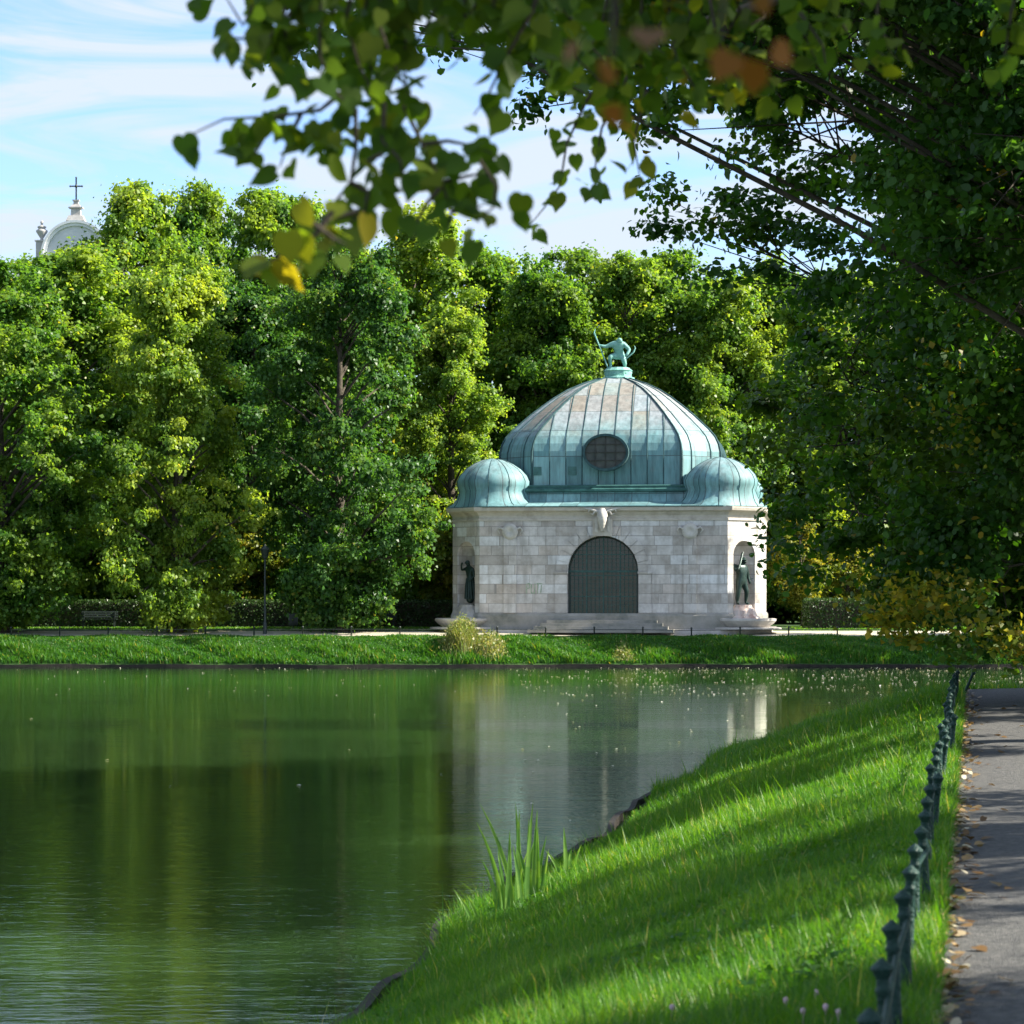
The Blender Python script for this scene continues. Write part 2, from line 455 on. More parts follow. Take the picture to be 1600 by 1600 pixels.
def glass_mat():
    m, n, l, out = mat_new('dark_gate_glass')
    b = nd(n, 'ShaderNodeBsdfPrincipled', Roughness=0.04)
    b.inputs['Base Color'].default_value = (0.006, 0.016, 0.014, 1)
    b.inputs['Specular IOR Level'].default_value = 0.6
    tc = n.new('ShaderNodeTexCoord')
    t = nd(n, 'ShaderNodeTexNoise', Scale=0.8, Detail=1); l.new(tc.outputs['Object'], t.inputs['Vector'])
    bp = nd(n, 'ShaderNodeBump', Strength=0.15, Distance=0.05); l.new(t.outputs['Fac'], bp.inputs['Height']); l.new(bp.outputs[0], b.inputs['Normal'])
    l.new(b.outputs[0], out.inputs['Surface'])
    return m
M['glass'] = glass_mat()

def water_mat():
    m, n, l, out = mat_new('pond_water')
    tc = n.new('ShaderNodeTexCoord')
    def wave(scale, sx, sy, detail, dist, strength, prev=None, mask=None):
        mp = nd(n, 'ShaderNodeMapping'); mp.inputs['Scale'].default_value = (sx, sy, 1)
        l.new(tc.outputs['Object'], mp.inputs['Vector'])
        t = nd(n, 'ShaderNodeTexNoise', Scale=scale, Detail=detail, Roughness=0.55); l.new(mp.outputs[0], t.inputs['Vector'])
        bp = nd(n, 'ShaderNodeBump', Strength=strength, Distance=dist)
        l.new(t.outputs['Fac'], bp.inputs['Height'])
        if prev: l.new(prev.outputs[0], bp.inputs['Normal'])
        if mask: l.new(mask, bp.inputs['Strength'])
        return bp
    # wind patches
    mpm = nd(n, 'ShaderNodeMapping'); mpm.inputs['Scale'].default_value = (0.035, 0.12, 1)
    l.new(tc.outputs['Object'], mpm.inputs['Vector'])
    tm = nd(n, 'ShaderNodeTexNoise', Scale=1.0, Detail=3); l.new(mpm.outputs[0], tm.inputs['Vector'])
    rm = ramp(n, [(0.40, 0.35), (0.62, 1.0)]); l.new(tm.outputs['Fac'], rm.inputs['Fac'])
    b1 = wave(0.9, 0.8, 2.0, 3, 0.014, 0.5)
    b2 = wave(4.5, 0.6, 1.8, 3, 0.0055, 0.6, b1, rm.outputs['Color'])
    g = nd(n, 'ShaderNodeBsdfGlossy', Roughness=0.045)
    g.inputs['Color'].default_value = (0.90, 0.96, 0.87, 1)
    l.new(b2.outputs[0], g.inputs['Normal'])
    d = n.new('ShaderNodeSubsurfaceScattering')      # light spreads in the milky water
    d.falloff = 'BURLEY'
    d.inputs['Scale'].default_value = 3.0
    d.inputs['Radius'].default_value = (1.0, 1.0, 1.0)
    d.inputs['Color'].default_value = (0.019, 0.041, 0.014, 1)
    fr = nd(n, 'ShaderNodeFresnel', IOR=1.33); l.new(b2.outputs[0], fr.inputs['Normal'])
    mx = n.new('ShaderNodeMixShader')
    l.new(fr.outputs[0], mx.inputs[0]); l.new(d.outputs[0], mx.inputs[1]); l.new(g.outputs[0], mx.inputs[2])
    l.new(mx.outputs[0], out.inputs['Surface'])
    return m
M['water'] = water_mat()

# ------------------------------------------------------------------ ground, banks, water, paths
WZ = -1.55
def fence_x(y): return -0.28 + 0.18 * y
def bank_w(y): return 4.2 - 0.30 * np.clip((23 - y) / 5.0, 0, 1) + 0.12 * np.sin(y * 0.55) + 0.05 * np.sin(y * 1.7)
def near_frac(x, y):
    u = x - fence_x(y)
    a = np.clip(-(u + 0.25) / bank_w(y), 0, None)
    b = np.clip((y - 46.5) / 8.0, 0, None)
    return np.sqrt(a * a + b * b)
def near_z(x, y):
    f = near_frac(x, y)
    z = -1.40 * f * (0.72 + 0.28 * f)
    bump = 0.025 * np.sin(x * 2.1 + y * 0.7) * np.sin(y * 1.3 - x * 0.8) * np.clip(f * 3, 0, 1)
    return np.where(f <= 1.0, z + bump, np.maximum(-1.40 - (f - 1) * 40, -3.2))
def far_shore(x): return 118.5 + 0.25 * np.sin(x * 0.21) + 0.12 * np.sin(x * 0.9)
def far_z(x, y):
    s = y - far_shore(x)
    prof_s = [-2.0, -0.05, 0.0, 1.0, 2.6, 3.6, 9.0, 14, 400]
    prof_z = [-3.2, -3.2, -1.38, -1.0, -0.32, -0.18, 0.06, 0.12, 0.12]
    return np.interp(s, prof_s, prof_z)

def grid_mesh(name, P, mat, parent=None):
    ny, nx, _ = P.shape
    idx = np.arange(ny * nx).reshape(ny, nx)
    f = np.stack([idx[:-1, :-1], idx[:-1, 1:], idx[1:, 1:], idx[1:, :-1]], -1).reshape(-1, 4)
    me = bpy.data.meshes.new(name)
    me.from_pydata(P.reshape(-1, 3).tolist(), [], f.tolist())
    me.polygons.foreach_set('use_smooth', np.ones(len(me.polygons), dtype=bool))
    me.materials.append(mat)
    return link(name, me)

us = np.concatenate([np.arange(-5.2, 0.6, 0.12), np.arange(0.8, 6, 0.6), np.arange(7, 30, 3), np.array([40, 70, 120, 250, 600])])
ysn = np.concatenate([np.array([-400, -120, -40, -20]), np.arange(-12, 58, 0.35)])
U, Yg = np.meshgrid(us, ysn)
Xg = U + fence_x(Yg)
tag(grid_mesh('near_bank', np.stack([Xg, Yg, near_z(Xg, Yg)], -1), M['soil']), kind='structure')

xs = np.concatenate([np.array([-1500, -600, -250, -120, -80]), np.arange(-60, 60, 0.8), np.array([70, 90, 130, 250, 600, 1500])])
ss = np.concatenate([np.array([-1.0, -0.05, 0.0]), np.arange(0.3, 10, 0.4), np.array([12, 16, 25, 60, 200, 700, 2500])])
Xg, Sg = np.meshgrid(xs, ss)
Yg = Sg + far_shore(Xg)
tag(grid_mesh('far_ground', np.stack([Xg, Yg, far_z(Xg, Yg)], -1), M['soil']), kind='structure')

# pond: one sheet
me = bpy.data.meshes.new('water')
me.from_pydata([(-1500, -400, WZ), (1500, -400, WZ), (1500, 121, WZ), (-1500, 121, WZ)], [], [(0, 1, 2, 3)])
me.materials.append(M['water'])
tag(link('water', me), kind='structure')
me = bpy.data.meshes.new('pond_bed')
me.from_pydata([(-1500, -400, -3.3), (1500, -400, -3.3), (1500, 125, -3.3), (-1500, 125, -3.3)], [], [(0, 1, 2, 3)])
me.materials.append(M['soil'])
tag(link('pond_bed', me), kind='structure')

# near path: slightly crowned sheet with an irregular edge
rows = []
for y in np.concatenate([np.arange(-30, 46.2, 0.25)]):
    w = 0.05 * math.sin(y * 1.9) + 0.03 * math.sin(y * 5.3) + 0.03 * math.sin(y * 11.7)
    x0 = fence_x(y) + 0.13 + w
    xx = [x0, x0 + 0.5, x0 + 1.5, x0 + 2.6, x0 + 3.2]
    zz = [0.012, 0.03, 0.045, 0.03, 0.012]
    rows.append([(a, y, b) for a, b in zip(xx, zz)])
tag(grid_mesh('path', np.array(rows), M['asphalt']), kind='structure')
rows = []
for x in np.arange(-90, 90.1, 1.0):
    rows.append([(x, far_shore(x) + s, far_z(x, far_shore(x) + s) + 0.02) for s in (3.9, 5.0, 6.5, 8.2)])
tag(grid_mesh('gravel_path', np.array(rows)[::-1], M['gravel']), kind='structure')

# timber edging of the near shore and stone edge of the far shore
def edging(name, pts, z0, z1, th, mat, label, cat):
    mb = MB()
    n = len(pts); vs = []
    for i, (x, y) in enumerate(pts):
        a = Vector(pts[max(i - 1, 0)]); b = Vector(pts[min(i + 1, n - 1)])
        t = (b - a).normalized(); nn = Vector((-t.y, t.x)) * th / 2
        dz = 0.02 * math.sin(i * 1.3)
        vs += [(x - nn.x, y - nn.y, z0), (x + nn.x, y + nn.y, z0), (x + nn.x, y + nn.y, z1 + dz), (x - nn.x, y - nn.y, z1 + dz)]
    fs = []
    for i in range(n - 1):
        for k in range(4):
            fs.append((4 * i + k, 4 * i + (k + 1) % 4, 4 * i + 4 + (k + 1) % 4, 4 * i + 4 + k))
    fs += [(3, 2, 1, 0), tuple(4 * (n - 1) + k for k in range(4))]
    mb.add(vs, fs)
    return tag(mb.build(name, mat), label, cat)
pts = []
for y in np.arange(-8, 46.5, 0.4):
    k = float(bank_w(y))
    pts.append((fence_x(y) - 0.25 - k - 0.03, y))
k = 4.2
for a in np.linspace(0, PI / 2, 14)[1:]:
    y = 46.5 + 8 * math.sin(a); pts.append((fence_x(y) - 0.25 - k * math.cos(a) - 0.02, y + 0.05))
for x in np.arange(12, 80, 2.0): pts.append((x, 54.6))
edging('timber_edging', pts, -2.2, -1.29, 0.08, M['timber'], 'dark timber board edging along the near grass bank at the waterline', 'edging')
edging('shore_edging', [(x, far_shore(x) - 0.06) for x in np.arange(-80, 80, 1.0)], -2.2, -1.41, 0.08, M['timber'], 'dark low edging along the far waterline below the fountain house', 'edging')

# ------------------------------------------------------------------ fountain house
BX, BY, BR = 5.36, 132.4, -R(7)
house = empty('fountain_house', (BX, BY, 0.0), BR, 'square limestone fountain house with green copper dome on the far shore', 'pavilion')
A, CUT = 7.62, 1.55      # half side, chamfer cut

def loft_poly(prof, cut_f):
    """chamfered square rings, prof = [(half, z)]; cut_f(half) = chamfer cut. returns MB with uv in metres"""
    mb = MB()
    rings = []
    for h, z in prof:
        c = cut_f(h)
        f = h - c
        rings.append([(-f, -h, z), (f, -h, z), (h, -f, z), (h, f, z), (f, h, z), (-f, h, z), (-h, f, z), (-h, -f, z)])
    v = 0
    for i in range(len(rings) - 1):
        a, b = rings[i], rings[i + 1]
        mid0 = Vector((0, a[0][1], a[0][2])); mid1 = Vector((0, b[0][1], b[0][2]))
        dv = (mid1 - mid0).length
        for k in range(8):
            p0, p1, q1, q0 = (Vector(a[k]), Vector(a[(k + 1) % 8]), Vector(b[(k + 1) % 8]), Vector(b[k]))
            t = (p1 - p0).normalized()
            off = k * 13.77 * 0 + 0.405
            mb.add([p0, p1, q1, q0], [(0, 1, 2, 3)], False, [[(p0.dot(t) + off + k * 8.1, v), (p1.dot(t) + off + k * 8.1, v), (q1.dot(t) + off + k * 8.1, v + dv), (q0.dot(t) + off + k * 8.1, v + dv)]])
        v += dv
    mb.add(rings[-1], [tuple(range(8))])
    return mb

def arch_outline(x0, x1, zb, zt, r, zc, n=20, z_foot=None):
    """wall polygon (x,z) between x0..x1, zb..zt with an arch opening of half width r springing at zc"""
    zf = zb if z_foot is None else z_foot
    o = [(x0, zb), (-r, zb)]
    for k in range(n + 1):
        a = PI - PI * k / n
        o.append((r * math.cos(a), zc + r * math.sin(a)))
    o += [(r, zb), (x1, zb), (x1, zt), (x0, zt)]
    return o

ZP, ZW = 0.92, 5.45      # plinth top, wall top
wall = MB()
F = A - CUT
DR, DZC = 1.73, 2.97     # door half width, spring
m_front = Matrix.Translation((0, -A, 0))
w = MB().prism(arch_outline(-F, F, ZP, ZW, DR, DZC), 0, 0.45); wall.merge(w, m_front)
# niches on the two front chamfers
CW = CUT * math.sqrt(2) / 2
NR, NZC = 0.72, 3.75
niche_base = 1.22
def chamfer_mat(sx):
    ang = R(45) if sx > 0 else -R(45)
    c = Vector((sx * (A - CUT / 2), -(A - CUT / 2), 0))
    return Matrix.Translation(c) @ Matrix.Rotation(ang, 4, 'Z')
for sx in (-1, 1):
    mm = chamfer_mat(sx)
    w = MB().prism(arch_outline(-CW, CW, ZP, ZW, NR, NZC, 16), 0, 0.12)
    # concave niche
    vs = []; fs = []; uvs = []
    n = 14; zz = [ZP] + [ZP + (NZC - ZP) * k / 6 for k in range(1, 7)]
    for z in zz:
        for k in range(n + 1):
            a = PI * k / n
            vs.append((-NR * math.cos(a), 0.12 + NR * math.sin(a), z))
    for j in range(1, 8):
        e = (PI / 2) * j / 7
        for k in range(n + 1):
            a = PI * k / n
            vs.append((-NR * math.cos(a) * math.cos(e), 0.12 + NR * math.sin(a) * math.cos(e), NZC + NR * math.sin(e)))
    rws = len(zz) + 7
    for i in range(rws - 1):
        for k in range(n):
            fs.append((i * (n + 1) + k, i * (n + 1) + k + 1, (i + 1) * (n + 1) + k + 1, (i + 1) * (n + 1) + k))
    uvs = [[(vs[i][0] + vs[i][1] + 3, vs[i][2]) for i in f] for f in fs]
    w.add(vs, fs, True, uvs)
    wall.merge(w, mm)
# remaining sides
def flat(p, q, z0, z1):
    wall.add([(p[0], p[1], z0), (q[0], q[1], z0), (q[0], q[1], z1), (p[0], p[1], z1)], [(0, 1, 2, 3)])
for p, q in (((A, -F), (A, F)), ((A, F), (F, A)), ((F, A), (-F, A)), ((-F, A), (-A, F)), ((-A, F), (-A, -F))):
    flat(p, q, ZP, ZW)
wall.build('wall', M['stone'], house)

# pilaster strips, door surround, string course
tr = MB()
for x in (-4.55, 4.25):
    tr.box((x, -A - 0.05, (ZP + 5.1) / 2), (0.62, 0.10, 5.1 - ZP))
for x in (-1, 1):
    tr.box((x * (DR + 0.32), -A - 0.03, (ZP + DZC) / 2), (0.60, 0.07, DZC - ZP))
    tr.box((x * (DR + 0.32), -A - 0.055, DZC - 0.06), (0.70, 0.12, 0.10))
# voussoirs
for k in range(13):
    a0 = PI * k / 13 + 0.008; a1 = PI * (k + 1) / 13 - 0.008
    r0, r1 = DR + 0.005, DR + (0.58 if k % 2 == 0 else 0.52)
    o = [(r0 * math.cos(a0), DZC + r0 * math.sin(a0)), (r1 * math.cos(a0), DZC + r1 * math.sin(a0)), (r1 * math.cos((a0 + a1) / 2), DZC + r1 * math.sin((a0 + a1) / 2)), (r1 * math.cos(a1), DZC + r1 * math.sin(a1)), (r0 * math.cos(a1), DZC + r0 * math.sin(a1))]
    tr.merge(MB().prism(o, -0.055, 0.02), m_front)
tr.build('trim', M['stone'], house)
for x in (-4.55, 4.25):
    md = MB()
    md.lathe([(0.0, 0.0), (0.16, 0.06), (0.27, 0.09), (0.34, 0.05), (0.40, 0.0)], 14, cap=False)
    md.xform(Matrix.Translation((x, -A - 0.11, 4.92)) @ Matrix.Rotation(R(90), 4, 'X'))
    for s in (-1, 1):
        md.tube([(x + s * 0.30, -A - 0.13, 5.0), (x + s * 0.50, -A - 0.13, 5.12), (x + s * 0.62, -A - 0.1, 4.98), (x + s * 0.5, -A - 0.1, 4.82)], [0.05, 0.06, 0.05, 0.02])
    md.build('medallion', M['skull'], house)

cut_c = lambda h: CUT * h / A
loft_poly([(A + 0.10, 0), (A + 0.10, ZP - 0.12), (A + 0.04, ZP), (A - 0.3, ZP + 0.002)], cut_c).build('plinth', M['plinth'], house)
loft_poly([(A + 0.003, ZW - 0.004), (A + 0.05, ZW), (A + 0.05, ZW + 0.10), (A + 0.01, ZW + 0.12), (A + 0.02, ZW + 0.25), (A + 0.12, ZW + 0.40), (A + 0.27, ZW + 0.48), (A + 0.30, ZW + 0.60), (A + 0.30, ZW + 0.66)], cut_c).build('cornice', M['trim'], house)

# roof: skirt, dark band, dome
roof = loft_poly([(A + 0.34, 6.10), (A + 0.36, 6.16), (A - 0.25, 6.24), (6.10, 6.42), (5.92, 6.90)], lambda h: CUT * h / A * 1.3).build('roof', M['copper_low'], house)
loft_poly([(5.90, 6.90), (6.12, 6.95), (6.15, 7.05), (5.98, 7.12), (6.02, 7.22), (5.85, 7.26), (5.6, 7.28)], lambda h: 0.32 * h).build('gutter', M['gutter'], roof)
PROF = [(5.46, 7.26), (5.48, 7.8), (5.49, 8.4), (5.47, 8.8), (5.38, 9.15), (5.20, 9.5), (4.88, 9.85), (4.48, 10.2), (4.02, 10.6), (3.5, 11.0), (2.95, 11.4), (2.3, 11.8), (1.6, 12.12), (0.72, 12.42)]
PROF = [(h * 1.015, 7.26 + (z - 7.26) * 1.11) for h, z in PROF]
dome = loft_poly(PROF, lambda h: 0.33 * h).build('dome', M['copper'], house)
# standing seams
pz = np.array([p[1] for p in PROF]); pr = np.array([p[0] for p in PROF])
sm = MB()
def seam_line(x, kface, lo=7.3):
    pts = []
    rot = Matrix.Rotation(kface * PI / 2, 4, 'Z')
    for z in np.linspace(lo, 12.96, 28):
        h = float(np.interp(z, pz, pr))
        xx = x * (1 - 0.12 * max(0, (z - 9.8)) / 3.3)
        if abs(xx) > 0.67 * h - 0.02: break
        pts.append(rot @ Vector((xx, -h - 0.02, z)))
    if len(pts) > 1: sm.tube(pts, 0.022, 4, False)
for kf in range(4):
    for i in range(-4, 5):
        if i == 0: continue
        seam_line((i - 0.5 * (1 if i > 0 else -1)) * 0.81, kf)
    rot = Matrix.Rotation(kf * PI / 2, 4, 'Z')
    for sx in (-1, 1):
        pts = [rot @ Vector((sx * 0.67 * h, -h - 0.01, z)) for h, z in PROF]
        sm.tube(pts, 0.055, 5, False)
    # chamfer seams
    for u in (-0.25, 0.25):
        pts = []
        for h, z in PROF:
            p0 = Vector((0.67 * h, -h, z)); p1 = Vector((h, -0.67 * h, z))
            d = (p0 + p1) / 2 + (p1 - p0) * u
            pts.append(rot @ (d * 1.0 + Vector((0.012, -0.012, 0))))
        sm.tube(pts, 0.028, 4, False)
sm.build('seam', M['seam'], dome)
# panel lines on the skirt
sk = MB()
for i in range(-8, 9):
    sk.tube([(i * 0.55, -6.06, 6.43), (i * 0.55, -5.84, 6.9)], 0.018, 4, False)
# oval window on the front of the dome
oc = MB()
def oval_ring(rx, rz, rx2, rz2, y0, y1, n=32):
    vs = []; fs = []
    for k in range(n):
        a = 2 * PI * k / n; c, s_ = math.cos(a), math.sin(a)
        vs += [(rx * c, y0, rz * s_), (rx2 * c, y0, rz2 * s_), (rx2 * c, y1, rz2 * s_), (rx * c, y1, rz * s_)]
    for k in range(n):
        for j in range(4):
            fs.append((4 * k + j, 4 * k + (j + 1) % 4, 4 * ((k + 1) % n) + (j + 1) % 4, 4 * ((k + 1) % n) + j))
    return MB().add(vs, fs, False)
oculus = empty('oculus', (0.0, -5.62, 8.86)); oculus.parent = house
oval_ring(1.02, 0.80, 1.14, 0.92, -0.62, 0.9).build('frame', M['seam'], oculus)
vs = [(1.03 * math.cos(2 * PI * k / 32), -0.5, 0.81 * math.sin(2 * PI * k / 32)) for k in range(32)]
MB().add(vs, [tuple(range(32))]).build('panel', noisy('dark_panel', (0.045, 0.055, 0.05), (0.085, 0.09, 0.08), 3, 0.7), oculus)
gb = MB(); M['panel_bar'] = noisy('panel_bar', (0.035, 0.035, 0.03), (0.06, 0.055, 0.05), 3, 0.8)
for x in (-0.5, 0, 0.5):
    hzz = 0.8 * math.sqrt(1 - (x / 1.03) ** 2); gb.box((x, -0.54, 0), (0.025, 0.05, 2 * hzz))
for z in (-0.4, 0, 0.4):
    hx = 1.02 * math.sqrt(1 - (z / 0.81) ** 2); gb.box((0, -0.545, z), (2 * hx, 0.05, 0.025))
gb.build('lattice', M['panel_bar'], oculus)
for hx in (-3.45, -2.75 + 1.05): 
    MB().box((hx, -5.575, 7.98), (0.42, 0.05, 0.42)).build('hatch', M['gutter'], dome)

# corner domes
def corner_dome(sx, sy):
    cx, cy = sx * 5.65, sy * 5.65
    prof = [(0.0, 1.0, 6.14), (0.12, 0.86, 6.22), (0.3, 0.0, 6.45), (0.5, 0.0, 6.8), (0.6, 0.0, 7.1)]
    n = 32; Hh = A + 0.34; cutd = CUT * 1.3
    def eave_dist(a):
        d = Vector((math.cos(a), math.sin(a)))
        best = 2.35
        if abs(d.x) > 1e-6:
            t = (sx * Hh - cx) / d.x
            if t > 0: best = min(best, t)
        if abs(d.y) > 1e-6:
            t = (sy * Hh - cy) / d.y
            if t > 0: best = min(best, t)
        nn = Vector((sx, sy)).normalized()
        den = d.dot(nn)
        if den > 1e-6:
            t = ((2 * Hh - cutd) / math.sqrt(2) - Vector((cx, cy)).dot(nn)) / den
            if t > 0: best = min(best, t)
        return best
    rr = [(1.0, 0, 6.15), (0.96, 0, 6.19), (0.55, 1, 6.34), (0.2, 1, 6.6), (0.0, 1, 6.95)]
    rings = []
    bulge = [(1.70, 6.95), (1.80, 7.2), (1.82, 7.45), (1.68, 7.75), (1.38, 8.07), (1.0, 8.32), (0.55, 8.52), (0.12, 8.6)]
    for w_, _, z in rr:
        rings.append([(cx + (w_ * eave_dist(2 * PI * k / n) + (1 - w_) * 1.70) * math.cos(2 * PI * k / n), cy + (w_ * eave_dist(2 * PI * k / n) + (1 - w_) * 1.70) * math.sin(2 * PI * k / n), z) for k in range(n)])
    for r_, z in bulge[1:]:
        rings.append([(cx + r_ * math.cos(2 * PI * k / n), cy + r_ * math.sin(2 * PI * k / n), z) for k in range(n)])
    mb = MB(); vs = [p for r_ in rings for p in r_]; fs = []; uvs = []
    for i in range(len(rings) - 1):
        for k in range(n):
            k2 = (k + 1) % n
            fs.append((i * n + k, i * n + k2, (i + 1) * n + k2, (i + 1) * n + k))
            u0, u1 = k * 0.275, (k + 1) * 0.275
            uvs.append([(u0, i * 0.2), (u1, i * 0.2), (u1, i * 0.2 + 0.2), (u0, i * 0.2 + 0.2)])
    mb.add(vs, fs, True, uvs); mb.add(rings[-1], [tuple(range(n))])
    cd = mb.build('corner_dome', M['copper_corner'], house)
    s2 = MB()
    for k in range(0, n, 3):
        s2.tube([Vector(r_[k]) + Vector((math.cos(2 * PI * k / n), math.sin(2 * PI * k / n), 0.3)) * 0.01 for r_ in rings], 0.015, 4, False)
    s2.build('seam', M['seam'], cd)
for sx in (-1, 1):
    for sy in (-1, 1): corner_dome(sx, sy)

# gate with iron grille
gate = empty('gate', (0, -A + 0.34, 0)); gate.parent = house
o = [(-DR + 0.02, 0.6)]
ZD = 0.60
pane = MB().prism([(-DR, ZD)] + [(DR, ZD)] + [(DR * math.cos(PI * k / 24), DZC + DR * math.sin(PI * k / 24)) for k in range(25)], 0.06, 0.10)
pane.build('pane', M['glass'], gate)
gr = MB()
for i in range(-8, 9):
    x = i * 0.205
    if abs(x) >= DR: continue
    zt = DZC + math.sqrt(DR * DR - x * x)
    gr.box((x, 0, (ZD + zt) / 2), (0.022 if i % 4 else 0.055, 0.035, zt - ZD))
for j in range(0, 20):
    z = ZD + 0.12 + j * 0.205
    hx = DR if z < DZC else math.sqrt(max(DR * DR - (z - DZC) ** 2, 0.01))
    gr.box((0, -0.012, z), (2 * hx, 0.025, 0.018 if j % 5 else 0.045))
gr.box((0, -0.02, DZC), (2 * DR, 0.06, 0.10))
gr.build('grille', noisy('gate_iron', (0.012, 0.045, 0.040), (0.03, 0.09, 0.078), 5, 0.5), gate)
fr = MB()
for sx in (-1, 1): fr.box((sx * (DR - 0.05), 0.0, (ZD + DZC) / 2), (0.10, 0.08, DZC - ZD))
pts = [((DR - 0.05) * math.cos(PI * k / 20), 0.0, DZC + (DR - 0.05) * math.sin(PI * k / 20)) for k in range(21)]
fr.tube(pts, 0.05, 4, False)
fr.build('frame', M['dark_iron'], gate)

# carved stag skull above the door
sk = MB()
y0 = -A - 0.28
sk.tube([(0, y0, 5.98), (0, y0 - 0.10, 5.75), (0, y0 - 0.12, 5.45), (0, y0 - 0.10, 5.15), (0, y0 - 0.02, 4.95)], [0.16, 0.26, 0.22, 0.14, 0.10], 10)
for s in (-1, 1):
    sk.tube([(s * 0.15, y0, 5.85), (s * 0.38, y0 - 0.05, 5.92), (s * 0.62, y0 - 0.03, 6.0), (s * 0.95, y0, 6.06)], [0.09, 0.07, 0.06, 0.03], 8)
    sk.tube([(s * 0.35, y0 - 0.05, 5.90), (s * 0.46, y0 - 0.08, 5.72), (s * 0.60, y0 - 0.05, 5.78)], [0.06, 0.05, 0.02], 6)
    sk.tube([(s * 0.62, y0 - 0.03, 6.0), (s * 0.68, y0 - 0.06, 5.85)], [0.05, 0.02], 6)
    sk.box((s * 0.30, -A - 0.10, 5.25), (0.14, 0.18, 0.75))
    sk.tube([(s * 0.19, y0 - 0.12, 5.66), (s * 0.24, y0 - 0.16, 5.6)], [0.09, 0.04], 8)
sk.build('stag_skull', M['skull'], house)
MB().box((0, -A - 0.09, 5.12), (0.95, 0.16, 0.85), taper=1.0).build('keystone', M['trim'], house)

# steps in front of the door and lower platform
st = MB()
for i in range(4):
    st.box((0, -A - 0.10 - (1.75 - 0.36 * i) / 2 * 1.0, ZD - 0.6 + 0.075 + 0.15 * i - 0.001 * i), (7.0 - 0.55 * i, 1.75 - 0.36 * i + 0.0, 0.15))
st.build('step', M['plinth'], house)
loft_poly([(A + 0.55, -0.3), (A + 0.55, 0.12), (A + 0.5, 0.14)], cut_c).build('platform', M['basin'], house)

# fountain basins and pedestals at the two front corners
for sx in (-1, 1):
    mm = chamfer_mat(sx)
    bs = MB()
    bs.lathe([(1.75, 0.0), (1.75, 0.10), (1.55, 0.12)], 28, (0, -0.25, 0.13), False, 1, 0.85)
    bs.lathe([(1.15, 0.0), (1.38, 0.16), (1.52, 0.30), (1.52, 0.40), (1.40, 0.42), (1.36, 0.34)], 28, (0, -0.2, 0.26), False, 1, 0.85)
    bs.xform(mm).build('basin', M['basin'], house)
    pd = MB()
    pd.lathe([(0.98, 0.0), (0.92, 0.12), (0.78, 0.2), (0.68, 0.45), (0.52, 0.60), (0.46, 0.72)], 11, (0, 0.10, 0.62), False, 1, 0.8, ph=0.3)
    pd.box((-0.1, -0.2, 0.85), (1.0, 0.5, 0.42), 0.2, 0.8)
    pd.xform(mm).build('pedestal', M['pinkstone'] if sx > 0 else M['basin'], house)
# graffiti on the front wall
gf = MB()
def stroke(pts, w=0.05):
    for (a, b), (c, d) in zip(pts[:-1], pts[1:]):
        L = math.hypot(c - a, d - b); t = ((c - a) / L, (d - b) / L); nx, nz = -t[1] * w / 2, t[0] * w / 2
        gf.add([(a - nx, -A - 0.004, b - nz), (c - nx, -A - 0.004, d - nz), (c + nx, -A - 0.004, d + nz), (a + nx, -A - 0.004, b + nz)], [(0, 3, 2, 1)])
gx = -3.75
stroke([(gx, 1.9), (gx, 2.35), (gx + 0.16, 2.38), (gx + 0.14, 2.15), (gx + 0.02, 2.13)])
stroke([(gx + 0.25, 2.36), (gx + 0.23, 1.92), (gx + 0.4, 1.9), (gx + 0.42, 2.38)])
stroke([(gx + 0.54, 1.9), (gx + 0.58, 2.36)])
stroke([(gx + 0.50, 2.38), (gx + 0.78, 2.36)]); stroke([(gx + 0.7, 1.9), (gx + 0.74, 2.3)])
gf.build('graffiti', noisy('faded_green_paint', (0.20, 0.30, 0.20), (0.38, 0.42, 0.32), 6, 0.8), house)

# ------------------------------------------------------------------ statues (skinned figures)
def skin_figure(name, joints, edges, mat, parent=None, root='pelvis', subdiv=1):
    me = bpy.data.meshes.new(name)
    keys = list(joints)
    me.from_pydata([joints[k][0] for k in keys], [(keys.index(a), keys.index(b)) for a, b in edges], [])
    o = bpy.data.objects.new(name, me)
    C.objects.link(o)
    if parent: o.parent = parent
    md = o.modifiers.new('skin', 'SKIN')
    md.use_smooth_shade = True
    for i, k in enumerate(keys):
        r = joints[k][1]
        me.skin_vertices[0].data[i].radius = r if hasattr(r, '__len__') else (r, r)
        me.skin_vertices[0].data[i].use_root = (k == root)
    sd = o.modifiers.new('sub', 'SUBSURF'); sd.levels = subdiv; sd.render_levels = subdiv
    me.materials.append(mat)
    return o
def chain(e, *ks): e += list(zip(ks[:-1], ks[1:]))

def local(sx, p):      # chamfer frame -> world
    return house_m @ chamfer_mat(sx) @ Vector(p)
house_m = Matrix.Translation(house.location) @ Matrix.Rotation(BR, 4, 'Z')

